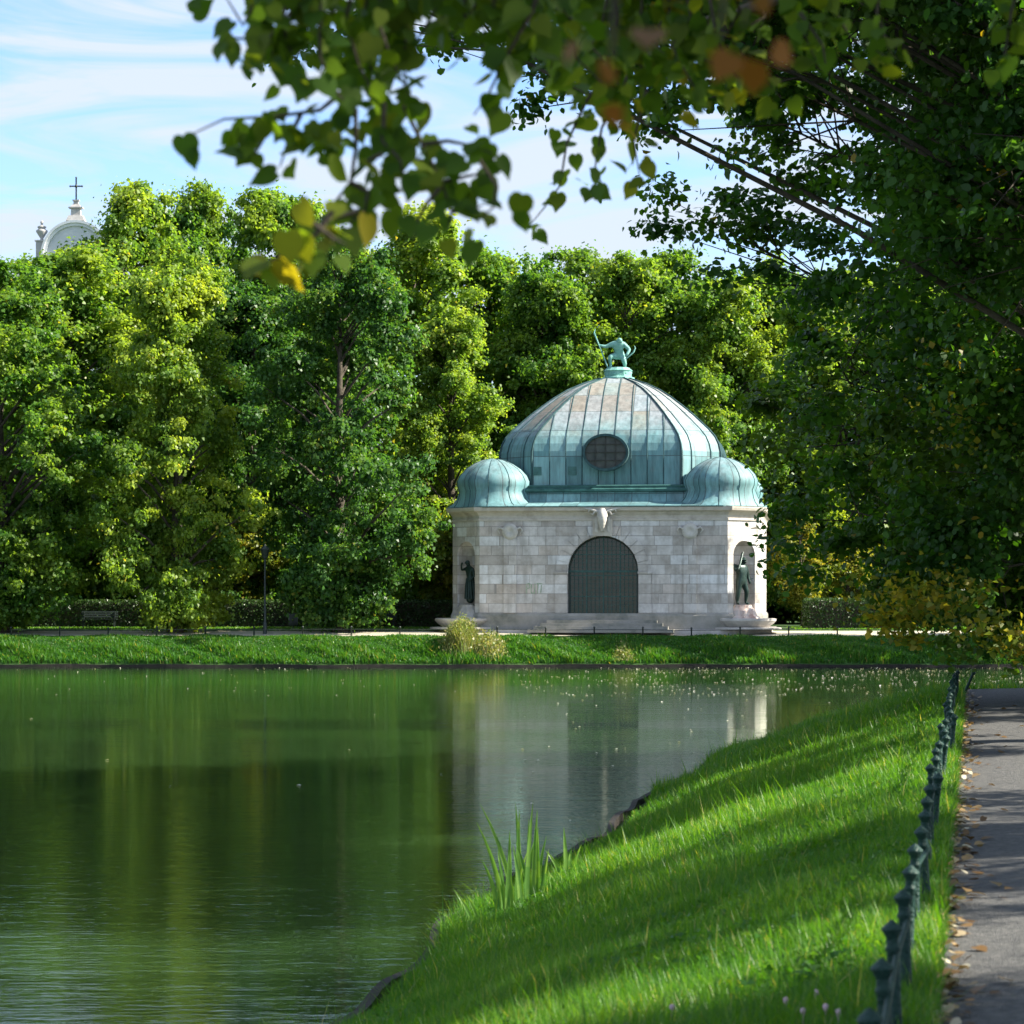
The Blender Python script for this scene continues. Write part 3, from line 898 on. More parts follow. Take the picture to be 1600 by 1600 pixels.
# bowman/hunter in the right niche: contrapposto, club over the shoulder, one arm hanging
def statue_empty(sx, label):
    p = local(sx, (0.0, 0.22, 1.33))
    return empty('niche_statue', p, BR + (R(45) if sx > 0 else -R(45)), label, 'statue')
s1 = statue_empty(1, 'dark bronze hunter with a club on his shoulder standing in the sunlit right niche')
J = {'pelvis': ((0, 0, 1.12), 0.17), 'waist': ((0.01, 0, 1.32), 0.16), 'chest': ((0.02, -0.02, 1.58), 0.23), 'neck': ((0.05, -0.04, 1.82), 0.085), 'head': ((0.08, -0.08, 1.96), (0.12, 0.13)), 'crown': ((0.09, -0.07, 2.10), 0.085),
     'hl': ((-0.13, 0, 1.02), 0.15), 'kl': ((-0.20, -0.04, 0.58), 0.09), 'cl': ((-0.20, 0.02, 0.40), 0.095), 'al': ((-0.22, 0.04, 0.10), 0.05), 'tl': ((-0.27, -0.14, 0.04), 0.045),
     'hr': ((0.13, 0, 1.02), 0.15), 'kr': ((0.24, -0.12, 0.60), 0.09), 'cr': ((0.27, -0.06, 0.42), 0.085), 'ar': ((0.26, 0.0, 0.10), 0.05), 'tr': ((0.36, -0.16, 0.04), 0.045),
     'sl': ((-0.25, -0.02, 1.70), 0.10), 'el': ((-0.50, -0.12, 1.55), 0.07), 'wl': ((-0.30, -0.24, 1.66), 0.05), 'nl': ((-0.22, -0.24, 1.74), 0.05),
     'sr': ((0.28, -0.02, 1.68), 0.10), 'er': ((0.42, 0.02, 1.34), 0.07), 'wr': ((0.46, -0.06, 1.06), 0.05), 'nr': ((0.47, -0.08, 0.94), 0.055)}
E = []
chain(E, 'pelvis', 'waist', 'chest', 'neck', 'head', 'crown'); chain(E, 'pelvis', 'hl', 'kl', 'cl', 'al', 'tl'); chain(E, 'pelvis', 'hr', 'kr', 'cr', 'ar', 'tr')
chain(E, 'chest', 'sl', 'el', 'wl', 'nl'); chain(E, 'chest', 'sr', 'er', 'wr', 'nr')
J = {k_: (v_[0], v_[1] * 1.22 if not hasattr(v_[1], '__len__') else tuple(q * 1.12 for q in v_[1])) for k_, v_ in J.items()}
skin_figure('body', J, E, M['bronze'], s1)
s1.scale = (1.08, 1.08, 1.08)
MB().tube([(-0.42, -0.26, 1.60), (-0.20, -0.16, 1.90), (0.08, 0.02, 2.28), (0.16, 0.05, 2.38)], [0.035, 0.05, 0.06, 0.05], 8).build('club', M['bronze'], s1)
MB().tube([(-0.55, 0.06, 1.62), (-0.30, 0.10, 1.74), (0.0, 0.1, 1.72), (-0.1, 0.14, 1.4)], [0.05, 0.13, 0.12, 0.05], 8).build('cloak', M['bronze'], s1)
MB().lathe([(0.42, 0), (0.42, 0.05), (0.38, 0.06)], 14, (0.03, -0.04, -0.04), False, 1, 0.8).build('base', M['bronze'], s1)
hat = MB().lathe([(0.19, 0), (0.17, 0.03), (0.11, 0.05), (0.09, 0.11), (0.02, 0.13)], 12, (0.08, -0.08, 2.03)); hat.build('cap', M['bronze'], s1)

# draped woman in the left niche, forearm raised to the brow
s2 = statue_empty(-1, 'dark bronze draped figure with raised arm standing in the shaded left niche')
J = {'pelvis': ((0.05, 0, 1.08), (0.21, 0.19)), 'waist': ((0.05, 0, 1.32), 0.16), 'chest': ((0.03, -0.02, 1.58), (0.21, 0.19)), 'neck': ((0.0, -0.05, 1.82), 0.08), 'head': ((-0.04, -0.10, 1.96), (0.12, 0.13)), 'crown': ((-0.03, -0.07, 2.10), 0.10),
     'thigh': ((0.06, 0, 0.80), (0.22, 0.2)), 'knee': ((0.07, -0.02, 0.5), (0.21, 0.2)), 'hem': ((0.07, 0, 0.26), (0.23, 0.21)), 'foot': ((0.05, -0.03, 0.06), (0.15, 0.15)),
     'sl': ((-0.20, -0.02, 1.70), 0.09), 'el': ((-0.46, -0.12, 1.62), 0.065), 'wl': ((-0.42, -0.16, 1.88), 0.045), 'nl': ((-0.33, -0.17, 1.98), 0.05),
     'sr': ((0.25, -0.0, 1.66), 0.09), 'er': ((0.33, 0.02, 1.34), 0.07), 'wr': ((0.24, -0.16, 1.16), 0.05), 'nr': ((0.16, -0.2, 1.12), 0.05)}
E = []
chain(E, 'pelvis', 'waist', 'chest', 'neck', 'head', 'crown'); chain(E, 'pelvis', 'thigh', 'knee', 'hem', 'foot')
chain(E, 'chest', 'sl', 'el', 'wl', 'nl'); chain(E, 'chest', 'sr', 'er', 'wr', 'nr')
skin_figure('body', J, E, M['bronze'], s2)
s2.scale = (1.06, 1.06, 1.06)
rb = MB()
for k in range(11):
    a = 2 * PI * k / 11
    rb.tube([(0.05 + 0.17 * math.cos(a), 0.17 * math.sin(a), 1.25), (0.06 + 0.22 * math.cos(a), 0.21 * math.sin(a), 0.85), (0.07 + 0.25 * math.cos(a + 0.1), 0.23 * math.sin(a + 0.1), 0.28)], [0.03, 0.045, 0.05], 6)
rb.build('robe', M['bronze'], s2)
MB().lathe([(0.42, 0), (0.42, 0.05), (0.38, 0.06)], 14, (0.03, -0.04, -0.04), False, 1, 0.8).build('base', M['bronze'], s2)

# crouching archer on top of the dome
rs = empty('roof_statue', house_m @ Vector((0.12, 0, 12.97)), BR, 'green patinated kneeling archer statue with spear crowning the dome', 'statue')
b = MB()
b.lathe([(0.86, 0.0), (0.86, 0.08), (0.70, 0.14), (0.72, 0.40), (0.78, 0.44), (0.66, 0.52), (0.58, 0.60)], 12, smooth=False)
for k in range(9):
    a = k * 0.9; b.lathe([(0.05, -0.1), (0.2, -0.04), (0.22, 0.05), (0.1, 0.13)], 7, (0.52 * math.cos(a), 0.52 * math.sin(a), 0.30 + 0.08 * math.sin(k * 2.1)))
b.build('base', M['patina'], rs)
J = {'pelvis': ((0.05, 0.12, 1.26), 0.21), 'waist': ((0.02, 0.04, 1.46), 0.20), 'chest': ((-0.02, -0.10, 1.74), (0.27, 0.25)), 'neck': ((0.06, -0.22, 1.93), 0.10), 'head': ((0.12, -0.32, 2.00), (0.14, 0.15)), 'crown': ((0.14, -0.30, 2.13), 0.11),
     'hl': ((-0.14, 0.10, 1.20), 0.18), 'kl': ((-0.40, -0.25, 1.18), 0.14), 'cl': ((-0.40, -0.16, 0.96), 0.11), 'al': ((-0.36, -0.08, 0.68), 0.07), 'tl': ((-0.40, -0.26, 0.62), 0.06),
     'hr': ((0.24, 0.10, 1.20), 0.18), 'kr': ((0.32, -0.22, 0.98), 0.14), 'cr': ((0.36, -0.1, 0.80), 0.11), 'ar': ((0.36, 0.18, 0.66), 0.07), 'tr': ((0.36, 0.04, 0.62), 0.06),
     'sl': ((-0.30, -0.12, 1.82), 0.14), 'el': ((-0.62, -0.16, 1.68), 0.10), 'wl': ((-0.88, -0.20, 1.74), 0.07), 'nl': ((-0.97, -0.21, 1.77), 0.07),
     'sr': ((0.32, -0.10, 1.80), 0.14), 'er': ((0.62, -0.12, 1.52), 0.10), 'wr': ((0.46, -0.30, 1.22), 0.07), 'nr': ((0.38, -0.34, 1.14), 0.07)}
E = []
chain(E, 'pelvis', 'waist', 'chest', 'neck', 'head', 'crown'); chain(E, 'pelvis', 'hl', 'kl', 'cl', 'al', 'tl'); chain(E, 'pelvis', 'hr', 'kr', 'cr', 'ar', 'tr')
chain(E, 'chest', 'sl', 'el', 'wl', 'nl'); chain(E, 'chest', 'sr', 'er', 'wr', 'nr')
skin_figure('body', J, E, M['patina'], rs)
MB().tube([(-0.50, -0.26, 0.60), (-0.74, -0.25, 1.2), (-0.97, -0.24, 1.78), (-1.22, -0.22, 2.40), (-1.16, -0.22, 2.62)], [0.035, 0.035, 0.035, 0.045, 0.012], 6).build('spear', M['patina'], rs)
MB().tube([(0.42, -0.36, 1.02), (0.62, -0.34, 1.18), (0.84, -0.33, 1.38), (0.92, -0.33, 1.58), (0.88, -0.33, 1.70)], [0.03, 0.035, 0.04, 0.03, 0.015], 6).build('bow', M['patina'], rs)

# ------------------------------------------------------------------ church gable far behind the trees
CY = 260.0
def cx_(px): return (px - 800) / 4000 * CY
def cz_(py): return 1.65 - (py - 935) / 4000 * CY
church = empty('church', (cx_(118), CY, 0.1), 0, 'white baroque church gable with a cross rising above the treetops', 'church')
gz = cz_(398) - 0.1
def seg(r, n=24): return [(r * math.cos(PI * k / n), gz + r * math.sin(PI * k / n)) for k in range(n + 1)]
wl_ = MB()
wl_.prism([(-5.0, 0), (5.0, 0), (5.0, gz - 0.6), (3.1, gz - 0.6)] + seg(3.0)[0:] + [(-3.1, gz - 0.6), (-5.0, gz - 0.6)], 0.12, 1.0)
wl_.box((0, 14, gz / 2 - 2), (9.6, 26, gz - 4.0))
wl_.build('wall', M['church'], church)
ag = MB()
for r0, r1, y0 in ((2.95, 3.25, -0.10), (3.25, 3.50, -0.28)):
    o = [(r1 * math.cos(PI * k / 24), gz + r1 * math.sin(PI * k / 24)) for k in range(25)] + [(r0 * math.cos(PI * k / 24), gz + r0 * math.sin(PI * k / 24)) for k in range(24, -1, -1)]
    ag.prism(o, y0, 1.1)
ag.build('gable', noisy('church_moulding', (0.58, 0.60, 0.62), (0.70, 0.71, 0.72), 0.8, 0.9), church)
MB().prism([(-5.2, gz - 9), (5.2, gz - 9), (0, gz - 4.2)], 1.2, 27).build('roof', noisy('church_roof', (0.10, 0.08, 0.07), (0.16, 0.12, 0.10), 2, 0.9), church)
pd = MB()
tz = gz + 3.45
for w0, w1, z0, z1 in ((0.95, 0.72, 0, 0.55), (0.50, 0.46, 0.55, 1.35), (0.72, 0.72, 1.30, 1.42), (0.55, 0.30, 1.42, 1.75), (0.24, 0.24, 1.75, 2.05), (0.34, 0.34, 2.05, 2.18)):
    pd.box((0, 0.4, tz + (z0 + z1) / 2), (2 * w0, 1.1 * w0 + 0.2, z1 - z0), taper=w1 / w0)
pd.build('pedestal', M['church_trim'], church)
cr = MB()
cz0 = tz + 2.15
cr.box((0, 0.4, cz0 + 1.1), (0.14, 0.1, 2.3)); cr.box((0, 0.4, cz0 + 1.42), (1.20, 0.1, 0.13))
for p in ((0, 2.28), (-0.6, 1.42), (0.6, 1.42)): cr.lathe([(0.02, -0.12), (0.12, 0), (0.02, 0.12)], 8, (p[0], 0.4, cz0 + p[1]))
cr.lathe([(0.05, -0.2), (0.2, 0), (0.05, 0.2)], 10, (0, 0.4, cz0 + 1.42))
cr.build('cross', M['dark_iron'], church)
ux = cx_(64) - cx_(118)
uz = cz_(377) - 0.1
for s in (1, -1):
    MB().box((ux * s, 0.5, uz - 1.9), (1.05, 1.0, 3.8)).box((ux * s, 0.5, uz + 0.06), (1.25, 1.2, 0.14)).build('plinth', M['church_trim'], church)
    MB().lathe([(0.22, 0.12), (0.20, 0.22), (0.14, 0.32), (0.32, 0.6), (0.58, 1.0), (0.60, 1.15), (0.40, 1.28), (0.34, 1.38), (0.46, 1.46), (0.44, 1.56), (0.2, 1.66), (0.09, 1.8), (0.17, 1.98), (0.12, 2.1), (0.02, 2.18)], 14, (ux * s, 0.5, uz)).build('urn', M['church_trim'], church)

# ------------------------------------------------------------------ trees
def leaves_from(rng, P, N, size, fold=0.25, droop=0.0, shape='quad', jit=0.5):
    """P (n,3) leaf centres, N (n,3) preferred normals -> quads"""
    n = len(P)
    N = unit(N + rng.normal(0, jit, (n, 3)))
    T = rng.normal(0, 1, (n, 3)); T[:, 2] -= droop
    T = unit(T - N * np.sum(T * N, 1, keepdims=True))
    B = np.cross(N, T)
    s = size * rng.uniform(0.65, 1.35, (n, 1))
    if shape == 'quad':
        L = np.array([(-0.5, 0, 0), (0.02, 0.42, fold), (0.55, 0, -0.05), (0.02, -0.42, fold)])
    elif shape == 'six':
        L = np.array([(-0.5, 0, 0), (-0.22, 0.40, .12), (0.22, 0.34, .10), (0.60, 0, -.04), (0.22, -0.34, .10), (-0.22, -0.40, .12)])
    else:   # heart-shaped leaf with a tip
        L = np.array([(-0.40, 0, 0), (-0.49, 0.12, .03), (-0.46, 0.30, .05), (-0.28, 0.44, .07), (-0.04, 0.45, .07), (0.20, 0.33, .04), (0.38, 0.16, 0), (0.62, 0, -.08), (0.38, -0.16, 0), (0.20, -0.33, .04), (-0.04, -0.45, .07), (-0.28, -0.44, .07), (-0.46, -0.30, .05), (-0.49, -0.12, .03)])
    k = len(L)
    V = P[:, None, :] + s[:, None, :] * (T[:, None, :] * L[None, :, 0:1] + B[:, None, :] * L[None, :, 1:2] + N[:, None, :] * L[None, :, 2:3])
    return V.reshape(-1, 3), k

def crown_profile(t, kind):
    if kind == 'oval':  return np.clip(np.sin(PI * np.clip(t, 0, 1) ** 0.80), 0, 1) ** 0.55
    if kind == 'cone':  return np.clip(np.sin(PI * np.clip(t, 0, 1) ** 0.62), 0, 1) ** 0.62
    if kind == 'vase':  return np.interp(t, [0, 0.05, 0.15, 0.3, 0.5, 0.75, 1.0], [0.50, 0.60, 0.74, 0.88, 1.0, 0.85, 0.3])
    return np.clip(np.sin(PI * (0.12 + 0.88 * np.clip(t, 0, 1)) ** 0.9), 0, 1) ** 0.5

def make_tree_meshes(name, seed, H, Rr, zb, nlobe, nclump, nleaf, leaf, kind, mat, lobe_r=1.7, clump_r=0.62, droop=0.2, inner=0.35, shift=0.0, fuzz=0.13, shape='quad', prune=None):
    rng = np.random.default_rng(seed)
    # lobes near the envelope
    t = rng.uniform(0.02, 0.97, nlobe)
    if kind in ('oval', 'cone'): t[:nlobe // 7] = rng.uniform(0.0, 0.10, nlobe // 7)
    ang = rng.uniform(0, 2 * PI, nlobe) + t * 3
    lob = 1 + 0.16 * np.sin(3 * ang + seed) + 0.10 * np.sin(5 * ang + t * 9 + seed * 2)
    rf = np.where(rng.random(nlobe) < inner, rng.uniform(0.2, 0.6, nlobe), rng.uniform(0.66, 0.92, nlobe))
    if kind in ('oval', 'cone'): rf[:nlobe // 7] = rng.uniform(0.15, 0.6, nlobe // 7)
    r = Rr * crown_profile(t, kind) * lob * rf
    L = np.stack([r * np.cos(ang), r * np.sin(ang), zb + t * (H - zb) * 0.96], 1)
    L[:, 0] += shift * np.clip(t * 3, 0, 1) * rng.uniform(0.25, 1.3, nlobe)
    if prune:      # boughs sawn off where they would hang in front of the fountain house
        keep = prune(L)
        L, t = L[keep], t[keep]; nlobe = len(t)
    lr = lobe_r * rng.uniform(0.6, 1.25, nlobe) * (0.55 + 0.45 * crown_profile(t, kind))
    # clumps on the lobes
    d = unit(rng.normal(0, 1, (nlobe * nclump, 3)) + np.array([0, 0, 0.25]))
    Lc = np.repeat(L, nclump, 0); lrc = np.repeat(lr, nclump)[:, None]
    an = np.repeat(rng.uniform(0.65, 1.45, (nlobe, 3)) * np.array([1, 1, 0.9]), nclump, 0)
    Cc = Lc + d * lrc * rng.uniform(0.25, 1.2, (len(Lc), 1)) * an
    Cc[:, 2] = np.maximum(Cc[:, 2], zb * 0.6 + 0.3)
    cr = clump_r * rng.uniform(0.55, 1.3, len(Cc))
    # leaves on the clumps: shells flattened like sprays
    n = len(Cc) * nleaf
    dd = unit(rng.normal(0, 1, (n, 3)) + np.array([0, 0, 0.35]))
    far_ = np.where(rng.random((n, 1)) < fuzz, rng.uniform(1.1, 2.1, (n, 1)), rng.uniform(0.3, 1.1, (n, 1)))
    ca = np.repeat(rng.uniform(0.7, 1.35, (len(Cc), 3)) * np.array([1, 1, 0.62]), nleaf, 0)
    Pl = np.repeat(Cc, nleaf, 0) + dd * np.repeat(cr, nleaf)[:, None] * far_ * ca
    out = unit(Pl - np.array([0, 0, (H + zb) / 2]))
    V, k = leaves_from(rng, Pl, dd * 0.7 + np.array([0, 0, 0.55]) + out * 0.25, leaf, droop=droop, jit=0.55, shape=shape)
    tint = np.repeat(rng.uniform(0, 0.75, len(Cc)), nleaf) + rng.normal(0, 0.08, n)
    lift = np.where(rng.random(n) < 0.015, 0.5, 0)
    crown = np_mesh(name + '_crown', V, k, mat, {'rnd': np.clip(tint + lift, 0, 1)})
    tb = MB()
    rt = 0.018 * H + 0.06
    lean = rng.normal(0, 0.15, 2)
    pts = [(0, 0, -0.3), (0, 0, 0.25)] + [(lean[0] * z_ + 0.1 * math.sin(z_ * 5), lean[1] * z_, z_ * H * 0.9) for z_ in (0.12, 0.25, 0.4, 0.6, 0.8, 1.0)]
    tb.tube(pts, [rt * 1.5, rt * 1.1, rt, rt * 0.9, rt * 0.72, rt * 0.5, rt * 0.25, 0.03], 10)
    for i in range(nlobe):
        e = Vector(L[i].tolist())
        z0 = max(0.14 * H, e.z - 0.55 * Vector((e.x, e.y)).length - 0.5)
        s0 = Vector((lean[0] * z0 / H, lean[1] * z0 / H, z0))
        mid = s0.lerp(e, 0.5) + Vector((0, 0, 0.3))
        rr = (0.30 if shape == 'quad' else 0.17) * rt * (1 - 0.6 * z0 / H)
        tb.tube([s0, mid, e], [rr, rr * 0.7, rr * 0.25], 5, cap=False)
        if i % 2 == 0 or shape == 'six':
            for q in range(3 if shape == 'quad' else nclump):
                c_ = Vector(Cc[i * nclump + q].tolist())
                tb.tube([mid.lerp(e, 0.6 if shape == 'quad' else 0.72 + 0.07 * (q % 5)), c_], [min(rr * 0.35, 0.014), 0.004], 4, cap=False)
    trunk = tb.mesh(name + '_trunk', M['bark'])
    return crown, trunk

def place_tree(kind, meshes, x, y, sc, rz, label, group, z=None, mat=None, tilt=(0, 0)):
    o = empty(kind, (x, y, (far_z(np.array(x), np.array(y)).item() if y > 100 else 0.0) if z is None else z), rz, label, 'tree', group)
    o.scale = sc if hasattr(sc, '__len__') else (sc, sc, sc)
    o.rotation_euler = (tilt[0], tilt[1], rz)
    c = link('crown', meshes[0], None, o)
    link('trunk', meshes[1], None, o)
    if mat:
        c.material_slots[0].link = 'OBJECT'; c.material_slots[0].material = mat
    return o

LT = [make_tree_meshes('linden_a', 11, 19, 5.2, 0.5, 100, 11, 105, 0.20, 'oval', M['leaf_far'], 1.6, 0.55),
      make_tree_meshes('linden_b', 12, 19, 4.6, 0.4, 95, 11, 105, 0.20, 'cone', M['leaf_far'], 1.5, 0.55),
      make_tree_meshes('linden_c', 13, 19, 4.9, 1.0, 90, 11, 100, 0.20, 'oval', M['leaf_far'], 1.5, 0.55),
      make_tree_meshes('linden_d', 14, 19, 4.4, 2.0, 75, 10, 100, 0.20, 'round', M['leaf_far'], 1.3, 0.55)]
def px(p, y): return (p - 800) / 4000 * y
def hz(py, y): return 1.65 - (py - 935) / 4000 * y
BG = 'linden trees of the park behind the pond'
#   px, depth, top py, half-width px, mesh, rz, label
trees = [
 (2, 125.5, 373, 152, 0, 0.3, 'broad sunlit linden cut by the left edge, standing nearest the shore'),
 (275, 125, 360, 112, 1, 1.4, 'tall narrow linden with low dense skirt, second in the front row from the left'),
 (532, 125.5, 333, 138, 0, 2.6, 'large dark full linden in the front row, left neighbour of the domed fountain house'),
 (-170, 134, 368, 150, 2, 0.9, 'linden just outside the left edge of the front row'),
 (112, 143, 352, 130, 2, 2.0, 'linden behind the front row, directly below the church cross'),
 (196, 150, 266, 100, 3, 0.5, 'tall open-crowned linden just right of the church gable'),
 (300, 158, 261, 85, 3, 2.2, 'tallest open-crowned treetop left of the hanging twigs'),
 (440, 150, 261, 110, 2, 3.6, 'tall thin-topped linden rising between the second and third front trees'),
 (395, 141, 416, 100, 1, 5.0, 'shorter linden filling the gap between the second and third front trees'),
 (640, 152, 301, 110, 3, 1.1, 'tall linden showing above the large dark front tree on its right'),
 (700, 141, 456, 80, 1, 0.2, 'lower linden close to the left wall of the fountain house'),
 (760, 156, 351, 100, 2, 4.2, 'yellow-green linden rising above the left corner dome'),
 (850, 150, 376, 92, 1, 2.4, 'bright linden behind the left half of the copper dome'),
 (905, 168, 361, 110, 0, 3.1, 'golden-tinged treetop just left of the roof statue'),
 (985, 152, 381, 95, 3, 5.5, 'linden directly behind the roof statue'),
 (1060, 160, 361, 110, 0, 0.8, 'linden behind the right half of the copper dome'),
 (1130, 150, 406, 95, 2, 1.9, 'linden behind the right corner dome'),
 (1215, 158, 376, 105, 1, 3.3, 'linden half hidden by the overhanging branches, right of the fountain house'),
 (1310, 152, 396, 110, 0, 4.4, 'linden behind the clipped hedge block on the right'),
 (1420, 156, 386, 115, 2, 5.2, 'linden seen through the hanging foliage on the right'),
 (1540, 151, 396, 115, 1, 0.4, 'linden behind the right end of the far path'),
 (1660, 157, 376, 120, 0, 1.6, 'linden beyond the right edge of the view'),
 (1625, 120.8, 400, 105, 1, 2.3, 'unseen linden added to shade the right end of the far bank, behind the hanging foliage'),  # hidden tree, added to cast shade on the right of the far bank
 (60, 160, 396, 120, 0, 4.6, 'linden of the back row at the far left below the urn'),
 (520, 164, 346, 115, 1, 0.6, 'back row linden peeping over the third front tree'),
 (-60, 152, 406, 120, 1, 2.9, 'back row linden at the left edge'),
]
for p, y, top, hw, k, rz, lab in trees:
    base_r = (5.2, 4.6, 4.9, 4.4)[k]
    Hh = hz(top, y)
    wr = hw / 4000 * y / base_r * (1.3 if y > 135 else 1.04)
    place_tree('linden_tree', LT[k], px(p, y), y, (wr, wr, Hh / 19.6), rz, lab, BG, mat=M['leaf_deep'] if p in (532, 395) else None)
YT = make_tree_meshes('golden_linden', 21, 8.5, 3.6, 1.6, 34, 8, 80, 0.20, 'oval', M['leaf_yellow'], lobe_r=1.1, clump_r=0.5)
place_tree('golden_tree', YT, px(1255, 139), 139, (0.62, 0.62, 0.66), 0.4, 'small golden-leaved tree just right of the fountain house', 'golden trees near the fountain house')
place_tree('golden_tree', YT, px(1325, 141), 141, (0.7, 0.7, 0.6), 2.4, 'small golden-leaved tree behind the right hedge block', 'golden trees near the fountain house')
place_tree('golden_tree', YT, px(690, 140), 140, (0.8, 0.8, 0.75), 1.2, 'small yellow tree glowing behind the left corner of the fountain house', 'golden trees near the fountain house')
place_tree('golden_tree', YT, px(380, 139), 139, (0.75, 0.75, 0.7), 3.3, 'small yellow tree in the gap between the second and third front trees', 'golden trees near the fountain house')

# far-off wood that closes the view below the crowns
rng = np.random.default_rng(5)
n = 110000
P = np.stack([rng.uniform(-75, 75, n), rng.uniform(172, 182, n), rng.uniform(0, 13, n)], 1)
P[:, 2] *= 0.8 + 0.2 * np.sin(P[:, 0] * 0.5)
V, k = leaves_from(rng, P, rng.normal(0, 1, (n, 3)) + np.array([0, -0.6, 0.6]), 0.45)
tag(link('wood', np_mesh('wood', V, k, M['leaf_far'], {'rnd': np.clip(rng.normal(0.35, 0.2, n), 0, 1)})), 'dense dark undergrowth of the park wood filling the gaps behind the trees', 'undergrowth', kind='stuff')

# ------------------------------------------------------------------ hedges
def hedge(x0, x1, y, top, depth, label, seed):
    rng = np.random.default_rng(seed)
    z0 = far_z(np.array(0.0), np.array(y)).item()
    o = MB().box(((x0 + x1) / 2, y, (z0 + top) / 2), (x1 - x0 - 0.2, depth - 0.2, top - z0 - 0.1)).build('inner_mass', M['bark'])
    e = empty('clipped_hedge', ((x0 + x1) / 2, y - depth / 2, z0), 0, label, 'hedge', 'clipped hedges along the far path')
    o.parent = e; o.matrix_parent_inverse = Matrix.Translation((-(x0 + x1) / 2, -(y - depth / 2), -z0))
    L = x1 - x0; nf = int(L * (top - z0) * 260); nt = int(L * depth * 200); ns = int(depth * (top - z0) * 220)
    pf = np.stack([rng.uniform(0, L, nf) - L / 2, rng.uniform(-0.10, 0.12, nf), rng.uniform(0, top - z0, nf)], 1)
    pt = np.stack([rng.uniform(0, L, nt) - L / 2, rng.uniform(0, depth, nt), (top - z0) + rng.uniform(-0.08, 0.10, nt)], 1)
    pa = np.stack([np.where(rng.random(2 * ns) < 0.5, -L / 2, L / 2) + rng.uniform(-0.08, 0.08, 2 * ns), rng.uniform(0, depth, 2 * ns), rng.uniform(0, top - z0, 2 * ns)], 1)
    P = np.concatenate([pf, pt, pa])
    N = np.concatenate([np.tile([0, -1, 0.3], (nf, 1)), np.tile([0, 0, 1.0], (nt, 1)), np.tile([0, -0.3, 0.3], (2 * ns, 1))])
    V, k = leaves_from(rng, P, N, 0.10, jit=0.8)
    link('foliage', np_mesh('hedge_foliage', V, k, M['hedge'], {'rnd': rng.random(len(P))}), None, e)
hedge(px(40, 136), px(250, 136), 136.5, hz(940, 136), 1.6, 'long clipped dark hedge at the far left behind the path', 1)
hedge(px(330, 136), px(705, 136), 136.5, hz(940, 136), 1.6, 'long clipped dark hedge between the second front tree and the fountain house', 2)
hedge(px(1262, 131), px(1385, 131), 132, hz(938, 131), 2.4, 'square clipped hedge block right of the fountain house', 3)
hedge(px(1400, 138), px(1720, 138), 138.5, hz(945, 138), 1.6, 'long clipped hedge at the far right behind the hanging foliage', 4)

# ------------------------------------------------------------------ big lindens beside the near path
def sawn(tx, ty, rz, sx):
    def f(L):
        x = tx + (L[:, 0] * math.cos(rz) - L[:, 1] * math.sin(rz) * 1.0) * sx
        y = ty + (L[:, 0] * math.sin(rz) + L[:, 1] * math.cos(rz))
        a = 800 + 4000 * x / y; q = 935 - 4000 * (L[:, 2] - 1.65) / y
        return ~((a < 1165) & (q > 400) & (q < 900) | (a < 1240) & (q > 780) & (q < 1100))
    return f
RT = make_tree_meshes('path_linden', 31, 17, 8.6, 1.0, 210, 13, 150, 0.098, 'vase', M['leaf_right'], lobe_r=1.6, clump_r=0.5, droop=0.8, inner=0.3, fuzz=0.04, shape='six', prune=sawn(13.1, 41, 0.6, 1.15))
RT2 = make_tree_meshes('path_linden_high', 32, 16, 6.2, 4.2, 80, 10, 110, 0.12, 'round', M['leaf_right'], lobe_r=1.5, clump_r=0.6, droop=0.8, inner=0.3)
PG = 'large lindens along the near path'
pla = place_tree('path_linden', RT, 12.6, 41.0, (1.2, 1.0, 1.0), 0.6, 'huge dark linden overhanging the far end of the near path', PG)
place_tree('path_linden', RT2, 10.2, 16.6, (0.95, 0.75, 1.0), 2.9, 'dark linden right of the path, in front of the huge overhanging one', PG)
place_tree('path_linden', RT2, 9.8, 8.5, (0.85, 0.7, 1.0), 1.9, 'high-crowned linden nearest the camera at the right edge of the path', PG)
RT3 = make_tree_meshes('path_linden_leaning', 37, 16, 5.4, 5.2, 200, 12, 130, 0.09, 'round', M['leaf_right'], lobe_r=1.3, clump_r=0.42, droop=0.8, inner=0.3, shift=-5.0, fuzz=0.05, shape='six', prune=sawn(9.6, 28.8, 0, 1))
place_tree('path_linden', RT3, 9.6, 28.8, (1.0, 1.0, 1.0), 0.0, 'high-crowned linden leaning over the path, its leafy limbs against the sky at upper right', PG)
place_tree('path_linden', RT, 22.0, 46.0, (1.0, 1.0, 1.0), 4.1, 'dark linden set back to the right at the corner of the pond', PG)

